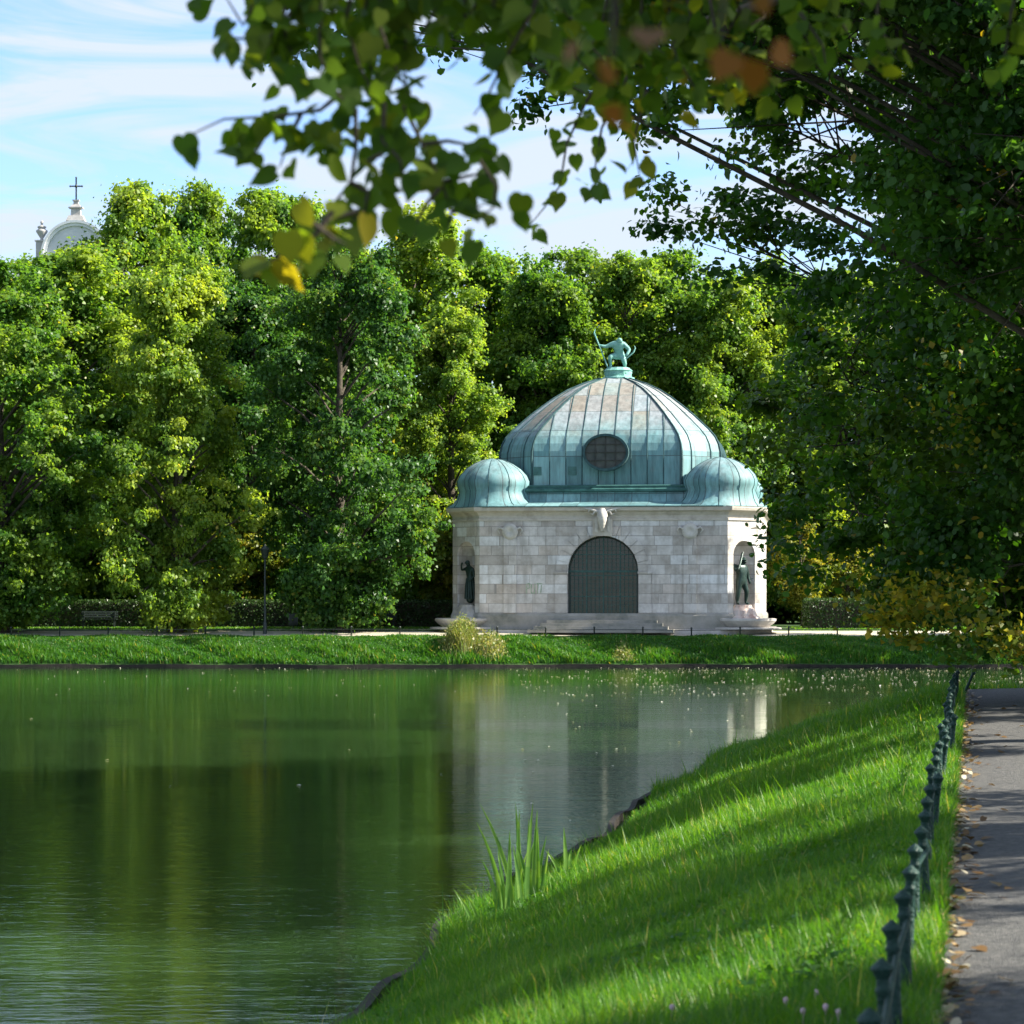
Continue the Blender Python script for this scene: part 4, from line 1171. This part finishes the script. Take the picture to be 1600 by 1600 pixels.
def yellow_sprays(tree, specs, name, mat, size):
    rg = np.random.default_rng(77)
    inv = (Matrix.Translation(tree.location) @ Matrix.Rotation(tree.rotation_euler.z, 4, 'Z') @ Matrix.Diagonal((*tree.scale, 1))).inverted()
    P = []
    for a, q, y, r, n_ in specs:
        c = np.array([px(a, y), y, hz(q, y)])
        P.append(c + rg.normal(0, 1, (n_, 3)) * np.array([r, r, r * 0.45]))
    P = np.concatenate(P)
    P = np.array([tuple(inv @ Vector(p)) for p in P.tolist()])
    V, k_ = leaves_from(rg, P, rg.normal(0, 0.5, (len(P), 3)) + np.array([0, -0.4, 0.7]), size, droop=0.8)
    link('turning_foliage', np_mesh(name, V, k_, mat, {'rnd': rg.uniform(0, 1, len(P))}), None, tree)
yellow_sprays(pla, [(1430, 945, 36, 0.40, 260), (1470, 925, 36.5, 0.45, 260), (1405, 975, 36, 0.25, 160), (1425, 1000, 36, 0.14, 60), (1560, 985, 35, 0.3, 160), (1585, 1010, 35, 0.2, 110), (1515, 560, 36, 0.35, 40), (1505, 640, 36, 0.35, 50), (1520, 700, 36, 0.3, 30)], 'turning_foliage', M['leaf_yellow'], 0.10)

# ------------------------------------------------------------------ overhanging near branches
near = empty('overhanging_linden', (5.4, 3.2, 0), 0, 'linden tree whose blurred leafy twigs hang into the top of the view', 'tree')
ox, oy = 5.4, 3.2
def W(p, q, y): return Vector((px(p, y) - ox, y - oy, hz(q, y)))
tk = MB()
tk.tube([(0, 0, -0.2), (0, 0, 0.4), (-0.05, 0.05, 2.0), (-0.1, 0.1, 4.2), (0, 0.1, 7), (0.2, 0.2, 10)], [0.42, 0.30, 0.26, 0.22, 0.15, 0.05], 12)
limb = [Vector((-0.1, 0.1, 3.9)), Vector((-1.8, 1.6, 4.6)), Vector((-3.6, 3.0, 4.3)), Vector((-4.8, 3.4, 3.95)), Vector((-5.6, 3.4, 3.62)), Vector((-6.0, 3.4, 3.45))]
tk.tube(limb, [0.12, 0.09, 0.06, 0.04, 0.025, 0.015], 8)
limb2 = [Vector((-0.1, 0.1, 4.1)), Vector((-1.0, 3.0, 4.9)), Vector((-2.2, 5.8, 4.7)), Vector((-3.4, 7.6, 4.45)), Vector((-4.6, 8.2, 4.2))]
tk.tube(limb2, [0.11, 0.08, 0.06, 0.04, 0.02], 8)
tk.build('trunk', M['bark'], near)
twigs = [  # (px, py) chains, depth, leaf spacing px, leaf size m, kind
 ([(505, -70), (470, 0), (420, 60), (360, 60), (345, 70)], 6.5, 'g'), ([(430, -60), (400, 0), (380, 40), (350, -10)], 6.4, 'g'),
 ([(470, -60), (440, 30), (450, 70), (470, 110)], 6.5, 'g'), ([(520, -60), (500, 20), (500, 90), (530, 150), (560, 175)], 6.5, 'g'),
 ([(560, -60), (540, 30), (560, 100), (590, 160)], 6.6, 'g'), ([(600, -60), (590, 30), (610, 90), (640, 150)], 6.5, 'g'),
 ([(500, -60), (480, 20), (440, 40), (420, 100)], 6.3, 'g'), ([(620, -60), (600, 50), (560, 80), (540, 140)], 6.4, 'g'),
 ([(640, -60), (640, 20), (630, 100), (640, 170)], 6.6, 'g'), ([(580, -60), (570, 40), (520, 70), (500, 120)], 6.7, 'g'),
 ([(540, -60), (520, 20), (470, 50), (450, 90)], 6.6, 'g'), ([(600, 20), (570, 80), (590, 130), (610, 170)], 6.5, 'g'),
 ([(540, 140), (500, 172), (430, 182), (350, 186), (295, 212)], 6.5, 'g'), ([(430, 182), (410, 220), (395, 248)], 6.5, 'g'), ([(470, 178), (450, 220), (437, 262)], 6.5, 'g'),
 ([(560, 150), (530, 190), (500, 215), (470, 222)], 6.6, 'g'),
 ([(555, 170), (556, 230), (548, 285), (520, 320), (500, 350)], 6.4, 'g'), ([(548, 285), (575, 300), (570, 330), (545, 350)], 6.4, 'g'),
 ([(600, 160), (598, 220), (625, 250), (632, 290), (620, 300)], 6.5, 'g'), ([(598, 240), (575, 250), (590, 275)], 6.5, 'g'), ([(598, 220), (640, 245), (660, 250)], 6.6, 'g'),
 ([(630, 165), (660, 225), (690, 285), (705, 330), (700, 360)], 6.5, 'g'), ([(660, 225), (700, 220), (740, 228), (770, 240)], 6.5, 'g'),
 ([(735, 228), (755, 260), (775, 290), (770, 325), (745, 345)], 6.5, 'g'), ([(690, 285), (730, 275), (760, 270)], 6.5, 'g'), ([(705, 330), (730, 330), (755, 320)], 6.5, 'g'),
 ([(690, 290), (665, 320), (650, 350), (645, 375)], 6.0, 'g'), ([(520, 330), (490, 370), (450, 395), (415, 410), (395, 425)], 5.6, 'y'), ([(490, 350), (520, 372), (540, 382)], 5.6, 'y'), ([(560, 330), (510, 345), (480, 380), (430, 400)], 5.8, 'y'),
 ([(680, -60), (690, 0), (660, 50), (650, 70)], 6.6, 'g'), ([(730, -60), (720, 10), (740, 50), (760, 75)], 6.9, 'g'), ([(790, -60), (770, 10), (800, 60)], 6.9, 'g'), ([(760, -60), (750, 0), (720, 40), (700, 60)], 7.2, 'g'),
 ([(860, -60), (830, 20), (790, 90), (762, 150), (740, 180)], 6.8, 'g'),
 ([(820, -40), (850, 30), (870, 70), (860, 110)], 7.5, 'g'), ([(880, -60), (890, 20), (900, 90), (940, 130)], 7.5, 'g'), ([(840, -60), (870, 20), (920, 70), (950, 100)], 7.5, 'g'),
 ([(960, 90), (915, 160), (885, 225), (875, 290), (850, 325), (825, 355)], 9.5, 'g'), ([(985, 110), (940, 200), (930, 260), (945, 300)], 9.5, 'g'), ([(1010, 140), (990, 220), (1000, 280)], 9.5, 'y'),
 ([(920, -60), (930, 30), (960, 120), (990, 160)], 8.5, 'g'), ([(980, -60), (990, 60), (1010, 140), (1050, 170)], 8.5, 'g'), ([(1040, -60), (1050, 60), (1080, 130), (1110, 150)], 8.5, 'y'), ([(1100, -60), (1120, 60), (1150, 120), (1190, 130)], 8.0, 'y'),
 ([(900, -60), (920, 10), (880, 60)], 8.5, 'g'), ([(960, -60), (940, 40), (900, 120)], 8.5, 'g'), ([(1010, -50), (1000, 30), (1040, 90)], 8.5, 'g'), ([(1060, -50), (1080, 30), (1050, 110)], 8.5, 'g'),
 ([(970, -140), (962, -40), (958, 60), (955, 95)], 2.7, 'o'), ([(1140, -140), (1132, -20), (1125, 60)], 2.7, 'o'), ([(1165, -140), (1170, -30), (1162, 40)], 2.8, 'o'),
 ([(1230, -60), (1240, 20), (1260, 60), (1275, 95)], 8.0, 'g'), ([(1290, -60), (1300, 10), (1330, 60), (1390, 90)], 8.0, 'g'), ([(1380, -60), (1370, 20), (1390, 80), (1405, 95)], 8.0, 'g'), ([(1250, 20), (1285, 70), (1290, 100)], 8.0, 'g'), ([(1600, -60), (1580, 20), (1570, 90), (1560, 120)], 8.0, 'g'),
]
twigs += [([(880 + 36 * i, -60), (890 + 38 * i, 10 + 8 * (i % 3)), (900 + 30 * i, 60 + 12 * (i % 4)), (885 + 42 * i, 110 + 22 * (i % 3))], 8.0 + 0.25 * (i % 5), 'y' if i % 4 == 3 else 'g') for i in range(9)]
twigs += [([(690 + 30 * i, -60), (700 + 28 * i, -10), (690 + 33 * i, 30 + 14 * (i % 3))], 7.0, 'g') for i in range(7)]
rng = np.random.default_rng(3)
tw = MB(); LP = {'g': [], 'y': [], 'o': []}
sup = limb[2:]
for pts, y, kd in twigs:
    y = y + rng.uniform(-0.25, 0.25)
    w3 = [W(a, b, y) for a, b in pts]
    if pts[0][1] < -30:     # joins a limb overhead
        src = limb if y < 7.6 else limb2
        best = min(((src[i].lerp(src[i + 1], t_ / 6)) for i in range(len(src) - 1) for t_ in range(7)), key=lambda v: (v - w3[0]).length)
        w3 = [best, best.lerp(w3[0], 0.5) + Vector((0, 0, 0.08))] + w3
        start = 2
    else: start = 0
    dense = []
    for i in range(len(w3) - 1):
        for t_ in range(4): dense.append(w3[i].lerp(w3[i + 1], t_ / 4))
    dense.append(w3[-1])
    tw.tube(dense, list(np.linspace(0.007 if start == 0 else 0.011, 0.0018, len(dense))), 5, cap=False)
    leaf_gap = 0.021 if y < 7.5 else 0.022
    if start: seq = w3[start - 1:]
    else: seq = w3
    for a, b_ in zip(seq[:-1], seq[1:]):
        L = (b_ - a).length; m_ = max(1, int(L / leaf_gap))
        for j in range(m_):
            p = a.lerp(b_, (j + rng.random()) / m_)
            off = Vector(rng.normal(0, 0.032, 3).tolist()); off.z -= 0.035
            LP[kd].append(tuple(p + off))
            if kd == 'g' and a.z > hz(120, y) and rng.random() < 0.45:
                off = Vector(rng.normal(0, 0.045, 3).tolist()); LP[kd].append(tuple(p + off))
tw.build('twig', M['bark'], near)
for kd, mt in (('g', M['leaf_near']), ('y', M['leaf_near']), ('o', M['leaf_orange'])):
    P = np.array(LP[kd]); nn = len(P)
    N = rng.normal(0, 0.5, (nn, 3)) + np.array([0.1, -0.8, 0.35])
    V, k = leaves_from(rng, P, N, 0.062 if kd != 'o' else 0.036, droop=1.6, shape='heart', jit=0.45)
    rn = rng.uniform(0, 0.7, nn) if kd == 'g' else rng.uniform(0.5, 1.0, nn)
    link('foliage', np_mesh('near_foliage', V, k, mt, {'rnd': rn}), None, near)
# the rest of this tree's crown, over and behind the camera
n = 60000
cc = np.array([[rng.uniform(-4.5, 4.5), rng.uniform(-6, 0), rng.uniform(5.2, 11)] for _ in range(260)])
dd = unit(rng.normal(0, 1, (n, 3)))
P = np.repeat(cc, n // 260, 0); dd = dd[:len(P)]
P = P + dd * rng.uniform(0.2, 0.75, (len(P), 1))
V, k = leaves_from(rng, P, dd + np.array([0, 0, 0.5]), 0.10)
link('crown', np_mesh('near_crown', V, k, M['leaf_right'], {'rnd': rng.uniform(0, 0.8, len(P))}), None, near)

# ------------------------------------------------------------------ fences
def post_mesh(h, r):
    mb = MB()
    mb.lathe([(r * 1.25, -0.25), (r * 1.25, 0.03), (r * 1.0, 0.06), (r * 0.92, h * 0.60), (r * 0.92, h * 0.74), (r * 1.12, h * 0.755), (r * 1.12, h * 0.78), (r * 0.92, h * 0.795), (r * 0.92, h * 0.86), (r * 1.25, h * 0.885), (r * 1.32, h * 0.90)], 16, cap=False)
    return mb.mesh('post', M['green_iron'])
def cap_mesh(h, r):
    mb = MB()
    mb.lathe([(r * 1.30, h * 0.90), (r * 1.55, h * 0.915), (r * 1.60, h * 0.93), (r * 1.30, h * 0.95), (r * 0.55, h * 0.985), (r * 0.25, h * 1.0), (r * 0.05, h * 1.005)], 16)
    return mb.mesh('cap', M['green_iron'])
pm, cm = post_mesh(0.46, 0.025), cap_mesh(0.46, 0.025)
nf = empty('low_fence', (fence_x(6.4), 6.4, 0), 0, 'low dark green iron fence of capped posts along the near path', 'fence')
nfl = Vector(nf.location)
ys_ = [6.45 + 1.0 * i for i in range(37)]
rr = random.Random(2)
prev = None
for i, y in enumerate(ys_):
    x = fence_x(y) + rr.uniform(-0.012, 0.012) + (0.05 if i in (7, 20) else 0)
    p = link('post', pm, None, nf); p.location = (x - nfl.x, y - nfl.y, 0)
    p.rotation_euler = (rr.gauss(0, 0.05), rr.gauss(0, 0.045) - (0.10 if i in (7,) else 0), rr.random())
    link('cap', cm, None, p)
    if prev is not None and i not in (14,):
        a = Vector((prev[0] - nfl.x, prev[1] - nfl.y, 0.33)); b_ = Vector((x - nfl.x, y - nfl.y, 0.33))
        MB().tube([a, b_], 0.012, 8).build('rail', M['green_iron'], nf)
    prev = (x, y)
p = link('post', pm, None, nf); p.location = (fence_x(43.4) + 0.12 - nfl.x, 43.4 - nfl.y, 0); p.rotation_euler = (0, 0.42, 0); link('cap', cm, None, p)
p['label'] = 'leaning post'

ff = empty('far_fence', (0, 122.2, 0), 0, 'low iron fence with thin rail along the far bank in front of the fountain house', 'fence')
pm2 = MB().lathe([(0.035, -0.2), (0.035, 0.42), (0.055, 0.43), (0.055, 0.46), (0.01, 0.50)], 8).mesh('far_post', M['dark_iron'])
X0 = px(16, 122)
k = 0; prev = None
while X0 + k * 2.32 < 32:
    x = X0 + k * 2.32
    z = far_z(np.array(x), np.array(122.2)).item()
    p = link('post', pm2, None, ff); p.location = (x, 0, z)
    if prev: MB().tube([(prev[0], 0, prev[1] + 0.34), (x, 0, z + 0.34)], 0.016, 5).build('rail', M['dark_iron'], ff)
    prev = (x, z); k += 1

# lamp post, benches, bin
lp = empty('lamp_post', (px(414, 124), 124, -0.05), 0, 'thin dark lamp post standing between the second and third front trees', 'lamp post')
MB().lathe([(0.10, -0.1), (0.10, 0.5), (0.06, 0.6), (0.045, 3.6)], 10).build('pole', M['dark_iron'], lp)
MB().lathe([(0.05, 3.6), (0.16, 3.7), (0.20, 4.05), (0.24, 4.1), (0.06, 4.25), (0.02, 4.35)], 10).build('lamp_head', M['dark_iron'], lp)
def bench(x, y, label):
    b_ = empty('park_bench', (x, y, far_z(np.array(x), np.array(y)).item()), 0, label, 'bench', 'benches in front of the hedges')
    sb = MB()
    for i in range(4): sb.box((0, -0.18 + i * 0.12, 0.45), (1.9, 0.095, 0.035))
    sb.build('seat', M['bench'], b_)
    bb = MB()
    for i in range(3): bb.box((0, 0.26 + i * 0.03, 0.58 + i * 0.12), (1.9, 0.03, 0.09), rx=-0.2)
    bb.build('backrest', M['bench'], b_)
    for sx in (-0.8, 0.8):
        MB().box((sx, -0.15, 0.21), (0.05, 0.05, 0.43)).box((sx, 0.22, 0.42), (0.05, 0.05, 0.85), rx=-0.12).box((sx, 0.03, 0.40), (0.05, 0.42, 0.04)).build('leg', M['dark_iron'], b_)
bench(px(152, 133), 133.5, 'dark green park bench in front of the far left hedge')
bench(px(590, 133), 133.5, 'dark green park bench under the large dark front tree')
bn = empty('litter_bin', (px(458, 131), 131, 0.02), 0, 'small grey litter bin in the shade right of the lamp post', 'bin')
MB().lathe([(0.20, 0.25), (0.24, 0.3), (0.26, 0.85), (0.24, 0.85), (0.22, 0.4)], 14, cap=False).build('bucket', noisy('grey_tin', (0.06, 0.07, 0.07), (0.11, 0.12, 0.12), 5), bn)
MB().box((0, 0.1, 0.4), (0.06, 0.06, 0.9)).build('post', M['dark_iron'], bn)

# ------------------------------------------------------------------ grass
def blades(rng, x, y, z, h, w, bend=0.45, ns=3):
    """tapered bent blades: each is two quads + tip triangle -> built as quads"""
    n = len(x)
    a = rng.uniform(0, 2 * PI, n)
    side = np.stack([np.cos(a), np.sin(a), np.zeros(n)], 1)
    fwd = np.stack([-np.sin(a), np.cos(a), np.zeros(n)], 1)
    b = rng.uniform(0.1, 1, n) * bend
    base = np.stack([x, y, z], 1)
    P = []
    for t_, wf in ((0, 1.0), (0.5, 0.8), (1.0, 0.06)):
        c = base + np.array([0, 0, 1.0]) * (h * (t_ - 0.25 * b * t_ * t_))[:, None] + fwd * (h * b * t_ * t_)[:, None]
        P.append((c - side * (w * wf / 2)[:, None], c + side * (w * wf / 2)[:, None]))
    q1 = np.stack([P[0][0], P[0][1], P[1][1], P[1][0]], 1)
    q2 = np.stack([P[1][0], P[1][1], P[2][1], P[2][0]], 1)
    return np.stack([q1, q2], 1).reshape(-1, 3)

rng = np.random.default_rng(9)
def scatter_near(n, y0, y1, u0, u1, hmul, wmul, pw=1.0):
    y = y0 + (y1 - y0) * rng.random(n) ** pw
    u = rng.uniform(u0, u1, n)
    x = u + fence_x(y)
    f = near_frac(x, y)
    ok = f < np.where(((y > 24.5) & (y < 38)) | (y < 20.5), 0.955, 0.99)
    x, y, u = x[ok], y[ok], u[ok]
    cl = 0.5 + 0.5 * np.sin(x * 3.1 + 1.7 * np.sin(y * 1.9)) * np.sin(y * 2.3 + x * 1.1)
    h = hmul * (0.06 + 0.13 * cl * rng.random(len(x)) + 0.05 * rng.random(len(x)))
    h = np.where(rng.random(len(x)) < 0.02, h * 1.9, h)
    h = h * (1 + np.where((y < 26) | (y > 36), 0.9, -0.4) * np.clip((near_frac(x, y) - 0.86) / 0.14, 0, 1))
    w = wmul * rng.uniform(0.7, 1.3, len(x))
    V = blades(rng, x, y, near_z(x, y) - 0.01, h, w, 0.9)
    tint = np.clip(0.25 + 0.35 * cl + rng.normal(0, 0.2, len(x)), 0, 0.96)
    tint = np.where(rng.random(len(x)) < 0.02, 1.0, tint)
    return V, np.repeat(tint, 2)
parts = [scatter_near(190000, 7.5, 18, -4.5, 0.13, 1.0, 0.0055, 1.2), scatter_near(150000, 18, 32, -4.5, 0.13, 1.15, 0.009), scatter_near(120000, 32, 56, -4.5, 0.13, 1.2, 0.015),
         scatter_near(24000, 6, 46, -0.18, 0.15, 0.8, 0.008), scatter_near(20000, 45.8, 55, 0, 14, 1.2, 0.02), scatter_near(30000, 10, 46, 3.5, 12, 1.2, 0.02)]
V = np.concatenate([p[0] for p in parts]); T = np.concatenate([p[1] for p in parts])
tag(link('grass', np_mesh('grass', V, 4, M['grass'], {'rnd': T})), 'lush green grass covering the near bank beside the pond', 'grass', kind='stuff')
# far bank: rank weeds
n = 150000
x = rng.uniform(-32, 34, n); s_ = rng.random(n) ** 0.9 * 3.7
y = far_shore(x) + s_
cl = 0.5 + 0.28 * np.sin(x * 1.3 + 2 * np.sin(y * 1.1)) + 0.22 * np.sin(x * 3.7 + y * 5) * np.sin(x * 0.37 + 1)
h = (0.08 + 0.42 * cl * rng.random(n)) * np.where(s_ < 1.7, 1.3, 0.55)
V = blades(rng, x, y, far_z(x, y) - 0.01, h, rng.uniform(0.03, 0.075, n), 0.9)
T = np.clip(0.3 + 0.3 * cl + rng.normal(0, 0.2, n), 0, 0.97); T = np.where(rng.random(n) < 0.012, 1.0, T)
tag(link('bank_weeds', np_mesh('bank_weeds', V, 4, M['weeds'], {'rnd': np.repeat(T, 2)})), 'rank green weeds covering the far bank', 'weeds', kind='stuff')
n = 26000
x = rng.uniform(-34, 36, n); y = rng.uniform(127.3, 135, n)
ok = (np.abs(x - BX) > 9) | (y < 124)
x, y = x[ok], y[ok]
V = blades(rng, x, y, far_z(x, y) - 0.01, rng.uniform(0.04, 0.10, len(x)), rng.uniform(0.03, 0.06, len(x)), 0.8)
tag(link('park_lawn', np_mesh('park_lawn', V, 4, M['grass'], {'rnd': np.repeat(rng.uniform(0.2, 0.9, len(x)), 2)})), 'short grass under the trees beyond the gravel path', 'grass', kind='stuff')

n = 26000
y = 8 + 34 * rng.random(n) ** 1.4; u = rng.uniform(-4.3, 0.1, n); x = u + fence_x(y)
keep = (np.sin(x * 2.7 + 1.3 * np.sin(y * 1.3)) * np.sin(y * 1.9 + x) > 0.25) & (near_frac(x, y) < 0.97)
x, y = x[keep], y[keep]
P = np.stack([x, y, near_z(x, y) + rng.uniform(0.03, 0.10, len(x))], 1)
V, k_ = leaves_from(rng, P, np.tile([0, 0, 1.0], (len(x), 1)), 0.042, jit=0.5)
tag(link('lawn_weeds', np_mesh('lawn_weeds', V, 4, M['weeds'], {'rnd': rng.uniform(0.2, 0.93, len(x))})), 'broad-leaved clover and weeds in patches of the near grass', 'weeds', kind='stuff')
# straw-coloured weed bush on the far bank
def weed_bush(p, y, rad, h, n, label, name='weed_bush'):
    X = px(p, y)
    e = rng.normal(0, rad * 0.45, n); g = rng.normal(0, 0.45, n)
    hh = h * np.exp(-(e / rad) ** 2 * 0.8) * rng.uniform(0.35, 1.1, n)
    yy = np.maximum(y + g, far_shore(X + e) + 0.1)
    V = blades(rng, e, yy - y, far_z(X + e, yy) - far_z(np.array(X), np.array(y)), hh, rng.uniform(0.025, 0.05, n), 0.7)
    P2 = np.stack([e * 1.05, yy - y, far_z(X + e, yy) - far_z(np.array(X), np.array(y)) + hh * rng.uniform(0.3, 1.0, n)], 1)
    V2, k_ = leaves_from(rng, P2, rng.normal(0, 1, (n, 3)), 0.11)
    V = np.concatenate([V, V2]); T = np.concatenate([np.repeat(rng.uniform(0, 1, n), 2), rng.uniform(0, 1, n)])
    o = link(name, np_mesh(name, V, 4, M['straw'], {'rnd': T}), None, None, (X, y, far_z(np.array(X), np.array(y)).item()))
    return tag(o, label, 'bush')
weed_bush(722, 120.0, 0.85, 1.35, 2300, 'straw-coloured weed bush on the far bank left of the door')
weed_bush(765, 119.7, 0.75, 0.75, 1300, 'low yellowish weed clump at the waterline, right of the taller straw-coloured one', 'weed_clump')
weed_bush(975, 119.6, 0.6, 0.35, 500, 'small brownish dry clump on the far bank below the door', 'dry_clump')

# reeds at the near waterline
def reeds(p, base_py, specs, label, name='reed_clump'):
    y = 4000 * (1.65 + 1.28) / (base_py - 935)
    X = px(p, y); e = MB()
    for dx, h, lean, fw in specs:
        pts = []; nrm = []
        az = rng.uniform(-0.5, 0.5)
        vs = []; fs = []
        for j in range(6):
            t_ = j / 5
            c = Vector((dx + lean * h * t_ ** 1.7, fw + 0.1 * t_ * math.sin(az), h * t_ * (1 - 0.10 * abs(lean) * t_)))
            w_ = 0.023 * (1 - t_ ** 2.5) + 0.001
            sd = Vector((math.cos(az), math.sin(az), 0)) * w_
            vs += [c - sd, c + Vector((0, 0.006, 0)), c + sd]
        for j in range(5):
            fs += [(3 * j, 3 * j + 1, 3 * j + 4, 3 * j + 3), (3 * j + 1, 3 * j + 2, 3 * j + 5, 3 * j + 4)]
        e.add(vs, fs, True)
    me = e.mesh(name, M['reed'])
    a = me.attributes.new('rnd', 'FLOAT', 'FACE'); a.data.foreach_set('value', rng.uniform(0, 1, len(me.polygons)).astype(np.float32))
    o = link(name, me, None, None, (X, y, near_z(np.array(X), np.array(y)).item()))
    return tag(o, label, 'reeds')
reeds(805, 1452, [(-0.02, 0.98, -0.30, 0), (-0.12, 0.80, -0.28, 0.1), (0.02, 0.90, 0.02, 0.02), (0.05, 0.95, -0.05, 0.1), (0.10, 0.98, 0.06, -0.05), (0.16, 0.90, 0.04, 0.0), (0.08, 0.75, 0.18, 0.1), (-0.05, 0.70, 0.0, 0.12), (0.2, 0.72, 0.0, 0.05), (0.14, 0.62, -0.22, 0), (-0.1, 0.55, -0.1, 0), (0.0, 0.52, 0.2, 0.1), (0.23, 0.55, 0.12, 0), (0.05, 0.6, -0.12, -0.1), (-0.16, 0.45, -0.3, 0.1), (0.12, 0.8, 0.0, 0.15), (0.18, 0.66, 0.15, 0.1), (-0.07, 0.62, 0.05, -0.1)], 'tall bright green reed clump at the near waterline')
reeds(742, 1462, [(0, 0.42, -0.45, 0), (0.05, 0.36, -0.35, 0.05), (0.08, 0.2, 0.1, 0)], 'few short pale reed blades leaning left beside the tall clump', 'reed_tuft')
reeds(885, 1425, [(0, 0.50, -0.05, 0), (0.05, 0.34, 0.25, 0), (-0.05, 0.3, -0.5, 0), (0.08, 0.24, 0.4, 0.1), (0.02, 0.3, 0.1, 0.05)], 'small reed tuft right of the tall clump', 'reed_tuft')

# ------------------------------------------------------------------ fallen leaves
lm = []
for i in range(4):
    P = np.zeros((1, 3)); rg = np.random.default_rng(50 + i)
    V, k_ = leaves_from(rg, P, np.array([[0, 0, 1.0]]), 0.068, shape='heart', jit=0.25)
    V[:, 2] -= V[:, 2].min()
    lm.append(np_mesh('fallen_leaf', V, k_, M['dead_leaf'], {'rnd': [i / 4.6]}))
r5 = random.Random(5)
first = None
for i in range(170):
    y = 8.5 + 34 * r5.random() ** 1.5
    u = 0.22 + (abs(r5.gauss(0, 0.10)) if r5.random() < 0.55 else r5.uniform(0, 2.6))
    o = bpy.data.objects.new('fallen_leaf', lm[i % 4]); C.objects.link(o)
    zz = 0.02 + 0.025 * min(1, u / 1.5)
    o.location = (fence_x(y) + u, y, zz + 0.002); o.rotation_euler = (r5.gauss(0, 0.15), r5.gauss(0, 0.15), r5.random() * 6.28)
    o.scale = (1, 1, 1)
    tag(o, 'brown curled linden leaf lying on the grey path', 'leaf', 'fallen leaves lying on the near path')
n = 1000
y = 8 + 38 * rng.random(n) ** 1.3; u = 0.09 + np.abs(rng.normal(0, 0.08, n))
P = np.stack([fence_x(y) + u, y, np.full(n, 0.035)], 1)
V, k_ = leaves_from(rng, P, np.tile([0, 0, 1.0], (n, 1)), 0.055, shape='heart', jit=0.3)
tag(link('leaf_litter', np_mesh('leaf_litter', V, k_, M['dead_leaf'], {'rnd': rng.random(n)})), 'brown leaf litter gathered along the grassy edge of the path', 'leaf litter', kind='stuff')
n = 2000
y = np.where(rng.random(n) < 0.85, 118 - 34 * rng.random(n) ** 1.2, rng.uniform(22, 118, n))
x = np.where(rng.random(n) < 0.88, 27 - 26 * rng.random(n) ** 1.3, rng.uniform(-24, 24, n)) * y / 118
x = x + 0.8 * np.sin(y * 1.7) + 0.6 * np.sin(x * 3.1)
ok = (near_frac(x, y) > 1.05) & (np.sin(x * 0.9 + 2 * np.sin(y * 0.23)) * np.sin(y * 0.5 + x * 0.21) > -0.35)
P = np.stack([x, y, np.full(n, WZ + 0.012)], 1)[ok]
V, k_ = leaves_from(rng, P, np.tile([0, 0, 1.0], (len(P), 1)), 0.07, fold=0.08, jit=0.09)
tag(link('floating_leaves', np_mesh('floating_leaves', V, k_, M['pale_leaf'], {'rnd': rng.uniform(0.5, 1, len(P))})), 'pale specks of fallen leaves floating on the pond', 'floating leaves', kind='stuff')
# clover flowers in the nearest grass
fm = MB().lathe([(0.003, 0), (0.002, 0.07), (0.006, 0.075), (0.011, 0.085), (0.010, 0.097), (0.003, 0.102)], 8).mesh('clover_flower', M['flower'])
for i, (a, b_) in enumerate([(1275, 1562), (1290, 1585), (1255, 1592), (1050, 1582), (1310, 1590), (1228, 1575)]):
    y = 4000 * 1.9 / (b_ - 935)
    x = px(a, y); z = near_z(np.array(x), np.array(y)).item()
    y = 4000 * (1.65 - z - 0.09) / (b_ - 935); x = px(a, y); z = near_z(np.array(x), np.array(y)).item()
    o = link('clover_flower', fm, None, None, (x, y, z)); tag(o, 'tiny pink clover flower in the near grass', 'flower', 'clover flowers in the near grass')
